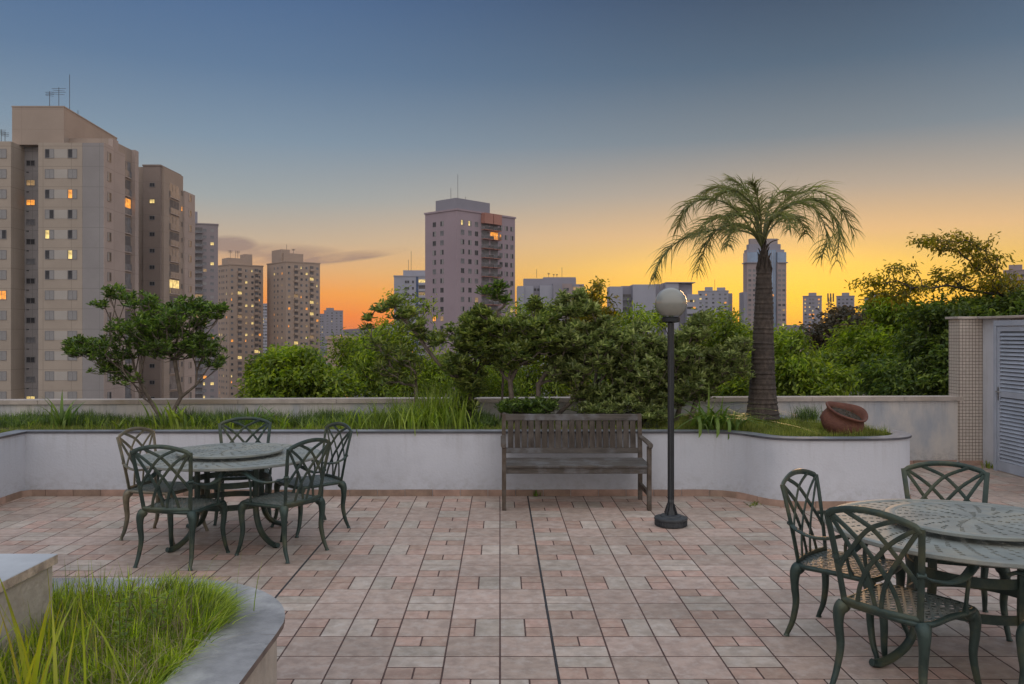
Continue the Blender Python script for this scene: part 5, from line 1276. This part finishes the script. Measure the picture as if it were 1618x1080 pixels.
# --- brown tower behind it
def brown_tower():
    Y0 = 142.0; z1 = CAMZ+(527-262)/F*Y0; b = Bld('apartment_tower', 'brown tower with dark narrow front, immediately right of the huge pale tower', at=(PY(253,Y0),Y0)); x0 = PY(253.3,Y0)
    def box(x0_,y0,x1,y1,z,mt,name='wall'):
        m = MB(); m.box(x0_-b.o.x,y0-b.o.y,0,x1-b.o.x,y1-b.o.y,z-GZ); m.build(name, mt, b.root)
    box(PY(226,Y0),Y0,x0,151,z1,C_dark); box(x0+.002-6,Y0+.6,x0+.35,151.3,z1-.02,C_brown); box(x0-6,151.31,x0+.6,156.5,z1-2.6,C_pinkb)
    m = MB(); m.box(PY(226,Y0)-.1-b.o.x,-.1,z1-GZ+.002,x0+.1-b.o.x,9.2,z1-GZ+.25); m.build('roof', C_dark, b.root)
    fh = 26.0/F*Y0
    for f in range(14):
        z = z1-3.4-fh*f
        b.add('window', (PY(240.5,Y0),Y0,z+.2), 0, .8, .6, 'y' if f == 1 else 'plain')
        b.add('balcony', (x0+.35,147.2,z), math.pi/2, 4.2, fh-.3, 'y' if f == 6 else ('dark' if f%2 else 'grey'), depth=.18, solid='glass')
        b.add('window', (x0+.35,150.6,z+.2), math.pi/2, .6, .8, 'o' if f == 1 else 'plain')
        b.add('window', (x0+.6,154.0,z-.1), math.pi/2, 1.2, 1.1, 'halfr')
    b.finish(C_pinkb)
brown_tower()
# --- third tower
b = tower('apartment_tower','mauve grey tower with stepped roof partly hidden by the brown tower', 350, 292, 353, 20, None, 344.5, C_t3, (.60,.82), (), 2.82, 1.3, p=.16, balR=(.13,.42), balw=2.9, solid='glass', base=('grey','shut','grey'), pent=[(.0,.38,.1,.8,5)], pent_mat=C_far, ants=((.15,.3,5,4,False),))
b.finish(C_t3)
# --- twin beige towers
cols = (.10,.30,.48,.66,.90)
b = tower('apartment_tower','left one of the twin beige towers full of small windows', 400, 361.7, 418, 40, 344.4, 415.8, C_twin, (.09,.31,.50,.68,.90), (.2,.45,.62,.85), 2.83, 1.05, 1.0, .20, balR=(.31,.80), balw=1.9, solid=True, pent=[(.05,.75,.25,.8,3.2),(.55,.78,.3,.7,5.5)], ants=((.2,.5,3.2,4,True),(.35,.5,3.2,4,False),(.42,.5,3.2,4,True)), whh=1.05)
b.finish(C_twin)
b = tower('apartment_tower','right one of the twin beige towers, standing free against the orange sky', 400, 452, 413.5, 40, 422, 505.6, C_twin, (.09,.29,.45,.60,.75,.92), (.2,.42,.60), 2.83, 1.05, 1.0, .20, balR=(.29,.75), balw=1.9, solid=True, pent=[(.05,.62,.2,.8,4.2),(.0,.25,.25,.75,6.0)], ants=((.3,.5,4.2,5,False),(.5,.5,4.2,3,True)), whh=1.05)
b.finish(C_twin)
# --- grey white tower with the blue stripe
b = tower('apartment_tower','bluish white tower with a dark blue stripe, partly behind the pinkish tower', 380, 622.5, 436.5, 3, None, 685, C_white, (.30,.36,.48), (), 2.9, .8, p=.10, pent=[(.22,1.0,.2,.8,2.6)], ants=((.35,.3,2.6,5,False),(.42,.3,2.6,9,False)), base=('plain',), balR=(.72,.92), balw=3.4, solid=True)
m = MB(); m.box(10.0*(1),-.12,2,11.0,-.01,b.z1-GZ-.1); o = m.build('stripe', C_blue, b.root); o.rotation_euler = (0,0,R(3))
b.quad(PY(605,378),378,R(3),4.9,14,GZ,CAMZ+15/F*378,C_white,'wing')
b.finish(C_white)
# --- pinkish lilac tower in the middle
def pink():
    Y0 = 242.0; th = 47
    b = tower('apartment_tower','pinkish lilac tower with terracotta topped balconies in the centre', Y0, 722, 331.5, th, 671.7, 813.8, C_pink, (.09,.21,.32,.745,.84,.94), (.46,.70), 2.80, 1.25, 1.3, .07, top_gap=2.0, base=('halfr','half','plain','grey'), pent=[(.0,.56,.02,.66,3.1)], ants=((.12,.2,3.1,7.5,False),(.06,.3,3.1,3.5,False),(.3,.3,3.1,1.6,False)), pent_mat=C_far, whh=1.35)
    t = R(th); dR = Vector((math.cos(t),math.sin(t),0)); P0 = Vector((PY(722,Y0),Y0,0)); LR = b.LR
    for f in range(15):
        z = b.z1-2.0-2.8*(f+.5)
        if z < -9: break
        for u in (.47,.625):
            q = P0+dR*(LR*u); b.add('balcony', (q.x,q.y,z), t, 3.3, 2.5, 'o' if (f == 1 and u > .5) else 'grey', depth=1.5, solid=False)
    for u in (.47,.625):
        m = MB(); q = P0+dR*(LR*u)-b.o; n = Vector((math.sin(t),-math.cos(t),0))
        m.prism([tuple((q+dR*a+n*c)[:2]) for a,c in ((-1.85,0.01),(-1.85,1.6),(1.75,1.6),(1.75,.01))], b.z1-GZ-2.9, b.z1-GZ+.2); m.build('attic_balcony', C_red, b.root)
    b.finish(C_red)
pink()
# --- grey block with antennas
def grey_block():
    Y0 = 330.0; b = Bld('apartment_block','wide pale grey block with antennas and end balconies right of the pinkish tower', at=(PY(817,Y0),Y0))
    def bx(p0,p1,py,d0,d1,mt,name='wall'):
        m = MB(); m.box(PY(p0,Y0)-b.o.x,d0,0,PY(p1,Y0)-b.o.x,d1,CAMZ-(py-CY)/F*Y0-GZ); m.build(name, mt, b.root)
    bx(817.6,828,451.5,0,14,C_white); bx(828.05,843,451,.6,14,C_white); bx(843.05,853,451,2,14,C_far); bx(853.05,874,450.5,.3,14,C_white); bx(874.05,888,447.5,-1,14,C_far); bx(888.05,904,447.8,-.4,14,C_stone); bx(904.05,923,448.5,.5,14,C_far)
    bx(828,912,438.5,5,12,C_far,'roof_house'); bx(860,912,436,6,11.9,C_far,'roof_house')
    for f in range(12):
        z = CAMZ-(457-CY)/F*Y0-f*2.9
        for px in (846,851): b.add('window', (PY(px,Y0),Y0+2,z), 0, .8, 1.0, 'plain')
        b.add('window', (PY(893,Y0),Y0-.4,z), 0, 1.3, 1.1, 'grey'); b.add('window', (PY(896.8,Y0),Y0-.4,z), 0, .9, 1.1, 'plain')
        b.add('balcony', (PY(914,Y0),Y0+.5,z), 0, 4.3, 2.5, random.choice(['o','d','dark','grey','y']) if f < 5 else 'dark', depth=1.2, solid='glass')
    for px, hg in ((848,14/F*Y0),(867,8/F*Y0),(875,6/F*Y0),(888,17/F*Y0),(880,6/F*Y0)): antenna(b, PY(px,Y0+6), Y0+6.2, CAMZ+90/F*Y0, hg, px in (867,875,880))
    b.finish(C_white)
grey_block()
def slab_block():
    Y0 = 350.0; b = Bld('office_block','long plain grey slab building with overhanging flat roof behind the lamp globe', at=(PY(963,Y0),Y0))
    def bx(p0,p1,py,d0,d1,mt,name='wall'):
        m = MB(); m.box(PY(p0,Y0)-b.o.x,d0,0,PY(p1,Y0)-b.o.x,d1,CAMZ-(py-CY)/F*Y0-GZ); m.build(name, mt, b.root)
    bx(963.4,984,452.2,0,9,C_white); bx(984.05,1000,450.8,3,9,C_far); bx(1000.05,1036,449,0,9,C_white); bx(1036.05,1052,447.8,3,9,C_far); bx(1052.05,1072,447.2,-.5,9,C_white); bx(1072.05,1095,447.6,1.5,10,C_far); bx(1083,1102,465,-3,-.6+2,C_white,'wing')
    m = MB(); m.box(PY(1052,Y0)-b.o.x,-1,CAMZ+80/F*Y0-GZ,PY(1098,Y0)-b.o.x,10.5,CAMZ+81.5/F*Y0-GZ); m.build('roof', C_far, b.root)
    for f in range(14):
        z = CAMZ-(468-CY)/F*Y0-f*2.9
        b.add('balcony', (PY(992,Y0),Y0+3,z), 0, 3.7, 2.4, 'o' if f in (6,) else ('grey' if f%2 else 'dark'), depth=.8, solid='glass')
        for px in (1088,1092.5,1097): b.add('window', (PY(px,Y0-3),Y0-3,z-2.0), 0, 1.1, .9, lit(.2,('plain',)))
    b.finish(C_white)
slab_block()
b = tower('apartment_tower','cream white distant tower with a notched top, right of the lamp globe', 600, 1103, 460, -15, None, 1151, C_white, (.08,.28,.50,.72,.9), (), 2.9, 1.4, p=.12, pent=[(.22,.48,.1,.6,2.6),(.62,.9,.1,.6,2.2)], base=('grey','plain'), ants=((.55,.3,0,8,False),)); b.finish(C_white)
b.quad(PY(1150,615),615,R(3),3.4,12,GZ,CAMZ+64/F*615,C_far,'wing')
# --- glass office tower behind the palm trunk
def glass_tower():
    Y0 = 550.0; b = Bld('office_tower','tall blue glass and stone office tower with a stepped crown behind the palm', at=(PY(1211,Y0),Y0)); Z = lambda py: CAMZ-(py-CY)/F*Y0-GZ
    def bx(p0,p1,py,d0,d1,mt,name='wall',z0=0):
        m = MB(); m.box(PY(p0,Y0)-b.o.x,d0,z0,PY(p1,Y0)-b.o.x,d1,Z(py)); m.build(name, mt, b.root)
    bx(1180.5,1197,415.5,0,9,C_stone,'pier'); bx(1228.5,1242.5,415.5,0,9,C_stone,'pier'); bx(1197.05,1228.45,394,2,8.5,C_gl,'curtain_wall')
    bx(1180.5,1197,398,0,8.9,C_gl,'glass_top',Z(413.6)); bx(1228.5,1242.5,398,0,8.9,C_gl,'glass_top',Z(413.6)); bx(1178.5,1197,413.8,-1,9.2,C_far,'ledge',Z(415.3)); bx(1228.5,1244.5,413.8,-1,9.2,C_far,'ledge',Z(415.3))
    bx(1182,1241,393.4,2.1,9,C_far,'crown_tier',Z(397.9)); bx(1185.5,1236,384.5,3,8.6,C_far,'crown_tier',Z(393.3)); bx(1188.5,1232,375.5,4,8.2,mat('dark_crown', (.26,.22,.22), .7, .1, .1),'crown_tier',Z(384.4))
    for k in range(9):
        px = 1199+k*3.6; m = MB(); m.box(PY(px,Y0)-.12-b.o.x,1.8,0,PY(px,Y0)+.12-b.o.x,1.99,Z(395)); m.build('mullion', M['alu'], b.root)
    bx(1174.8,1180.3,461,-1,10,C_far,'wing')
    for f in range(18):
        z = Z(427)+GZ-f*3.25
        for px in (1184.8,1191.8,1231.8,1238.5): b.add('window', (PY(px,Y0),Y0,z), 0, 1.75, 1.5, lit(.05,('grey','grey','plain')))
        if f in (5,): b.add('window', (PY(1222,Y0),Y0+2-.2,z), 0, 1.75, 1.2, 'o')
    b.finish(C_stone)
glass_tower()
b = tower('apartment_tower','narrow distant tower with lit stair windows, left of the antenna mast', 650, 1268.5, 468, -21, None, 1298.5, C_far, (.15,.38,.55,.85), (), 2.9, 1.5, p=.35, pent=[(.3,.72,.1,.7,2.4)], base=('grey','plain')); b.finish(C_far)
b = tower('apartment_tower','narrow distant tower right of the antenna mast', 650, 1321.5, 468, -23, None, 1350, C_far, (.15,.38,.6,.85), (), 2.9, 1.5, p=.08, pent=[(.3,.72,.1,.7,2.4)], base=('grey','plain')); b.finish(C_far)
b = tower('apartment_tower','distant pair of joined towers behind the sparse tree sprays', 650, 1366, 470, -24, None, 1416, C_far, (.08,.25,.42,.6,.78,.92), (), 2.9, 1.5, p=.12, pent=[(.3,.72,.1,.7,3.2)], base=('grey','plain')); b.finish(C_far)
b = tower('apartment_tower','distant tower at the right edge above the mosaic pillar', 420, 1586, 428, -31, None, 1640, C_stone, (.1,.25,.4,.55,.7,.85), (), 2.9, 1.4, p=.08, pent=[(.15,.55,.1,.7,2.6)], base=('grey','plain')); b.finish(C_stone)
b = tower('apartment_tower','far bluish grey tower low on the horizon right of the twin towers', 900, 513, 490.5, 25, 512, 542, C_far, (.15,.4,.65,.88), (), 3.0, 1.6, p=.15, pent=[(.1,.5,.1,.6,2.6)], base=('plain','grey')); b.finish(C_far)
b = tower('apartment_tower','far pale tower just behind the right twin tower', 950, 503, 496, 5, None, 512.5, C_far, (.3,.7), (), 3.0, 1.6, p=.1, base=('plain','grey')); b.finish(C_far)
b = tower('apartment_tower','far pale tower seen in the gap between the twin towers', 800, 414, 480, 5, None, 423, C_white, (.3,.7), (), 3.0, 1.6, p=.1, base=('plain','grey')); b.finish(C_far)
b = tower('apartment_block','beige windowless low block with a white stripe behind the feathery tree', 120, 517, 536, 8, None, 561, C_twin, (.80,.93), (), 2.9, 1.2, p=.3, base=('plain','grey')); b.finish(C_twin)
# low houses
def house(label, px, Y0, w, d, pyt, wall, roofc, rz):
    x = PY(px,Y0); zt = 8.5; o = empty('low_house', (x,Y0,gz(Y0)-1), R(rz), label, 'house', 'low houses far below'); m = MB(); m.box(-w/2,-d/2,-3,w/2,d/2,zt-1.6); m.build('wall', wall, o)
    m = MB(); e = .5; m.add([(-w/2-e,-d/2-e,zt-1.6),(w/2+e,-d/2-e,zt-1.6),(w/2+e,d/2+e,zt-1.6),(-w/2-e,d/2+e,zt-1.6),(-w/2-e,0,zt),(w/2+e,0,zt)], [(0,1,5,4),(2,3,4,5),(0,4,3),(1,2,5),(0,3,2,1)]); m.build('roof', roofc, o)
    for k in (-.3,.3):
        me = win_mesh(1.4,1.2,'plain')[0]; q = bpy.data.objects.new('window', me); COL.objects.link(q); q.parent = o; q.location = (w*k,-d/2-.001,zt-3.4)
rr = mat('red_roof', (.30,.12,.08), .8, .2, 1); rg = mat('grey_roof', (.22,.23,.26), .7, .2, 1)
HL = [('grey roofed low house, widest in the gap right of the twin towers', 513, 640, 13, 10, C_far, rg, 4),
('red roofed low house right under the far bluish tower', 523, 700, 11, 9, C_twin, rr, 12),
('red roofed low house in the narrow gap between the twin towers', 419, 690, 9, 9, C_twin, rr, -10),
('pale flat looking house in front of the far orange horizon', 578, 900, 16, 12, C_white, rr, 6),
('long grey roofed house low on the far hillside, right of the far bluish tower', 552, 820, 22, 14, C_far, rg, 0),
('pale house low on the far hillside, left of the feathery tree', 566, 760, 12, 10, C_white, rg, 14),
('small red roofed house on the hillside behind the beige block', 590, 700, 10, 9, C_twin, rr, -8),
('pale house seen through the trees right of the palm', 1300, 760, 15, 10, C_white, rg, 10),
('red roofed house seen through the trees left of the antenna mast', 1262, 820, 14, 10, C_twin, rr, -6),
('grey house seen at the foot of the antenna mast', 1310, 640, 13, 10, C_far, rg, 5)]
for lb, px, Y0, w, d, wl, rf, rz in HL: house(lb, px, Y0, w, d, None, wl, rf, rz)

# antenna mast
def mast():
    Y0 = 500.0; x = PY(1311,Y0); o = empty('antenna_mast', (x,Y0,GZ), 0, 'thin lattice antenna mast between two distant towers on the right', 'antenna mast'); H = CAMZ-(462-CY)/F*Y0-GZ
    m = MB()
    for i,j in ((-1,-1),(1,-1),(1,1),(-1,1)): m.beam((i*.9,j*.9,0),(i*.7,j*.7,H-3),.22,.22)
    n = 14
    for k in range(n):
        z0 = (H-3)*k/n; z1 = (H-3)*(k+1)/n; s = 1 if k%2 else -1; m.beam((-.85*s,-.85,z0),(.85*s,-.85,z1),.16,.16); m.beam((-.85*s,.85,z0),(.85*s,.85,z1),.16,.16)
    m.build('lattice', M['black_cast'], o)
    m = MB(); m.box(-1.8,-1.8,H-7,1.8,1.8,H-6.6)
    for a in (-1.6,0,1.6): m.box(a-.35,-1.6,H-5.5,a+.35,-1.2,H-.5)
    m.box(-2.4,-1.2,H-18,-1.2,-.6,H-16.4); m.build('panels', M['black_cast'], o)
mast()

# ------------------------------------------------------------------ thin evening haze over the city
def haze():
    m = bpy.data.materials.new('haze'); m.use_nodes = True; nt = m.node_tree; nt.nodes.clear(); o = nt.nodes.new('ShaderNodeOutputMaterial'); v = nt.nodes.new('ShaderNodeVolumePrincipled')
    v.inputs['Color'].default_value = (.82,.80,.84,1); v.inputs['Density'].default_value = .00009; v.inputs['Anisotropy'].default_value = .0
    nt.links.new(v.outputs[0], o.inputs['Volume'])
    b = MB(); b.box(-2410,-640,GZ-1,2410,1870,90); h_ = b.build('haze', m); tag(h_, kind='stuff', label='thin evening haze lying over the distant city', cat='haze')
haze()
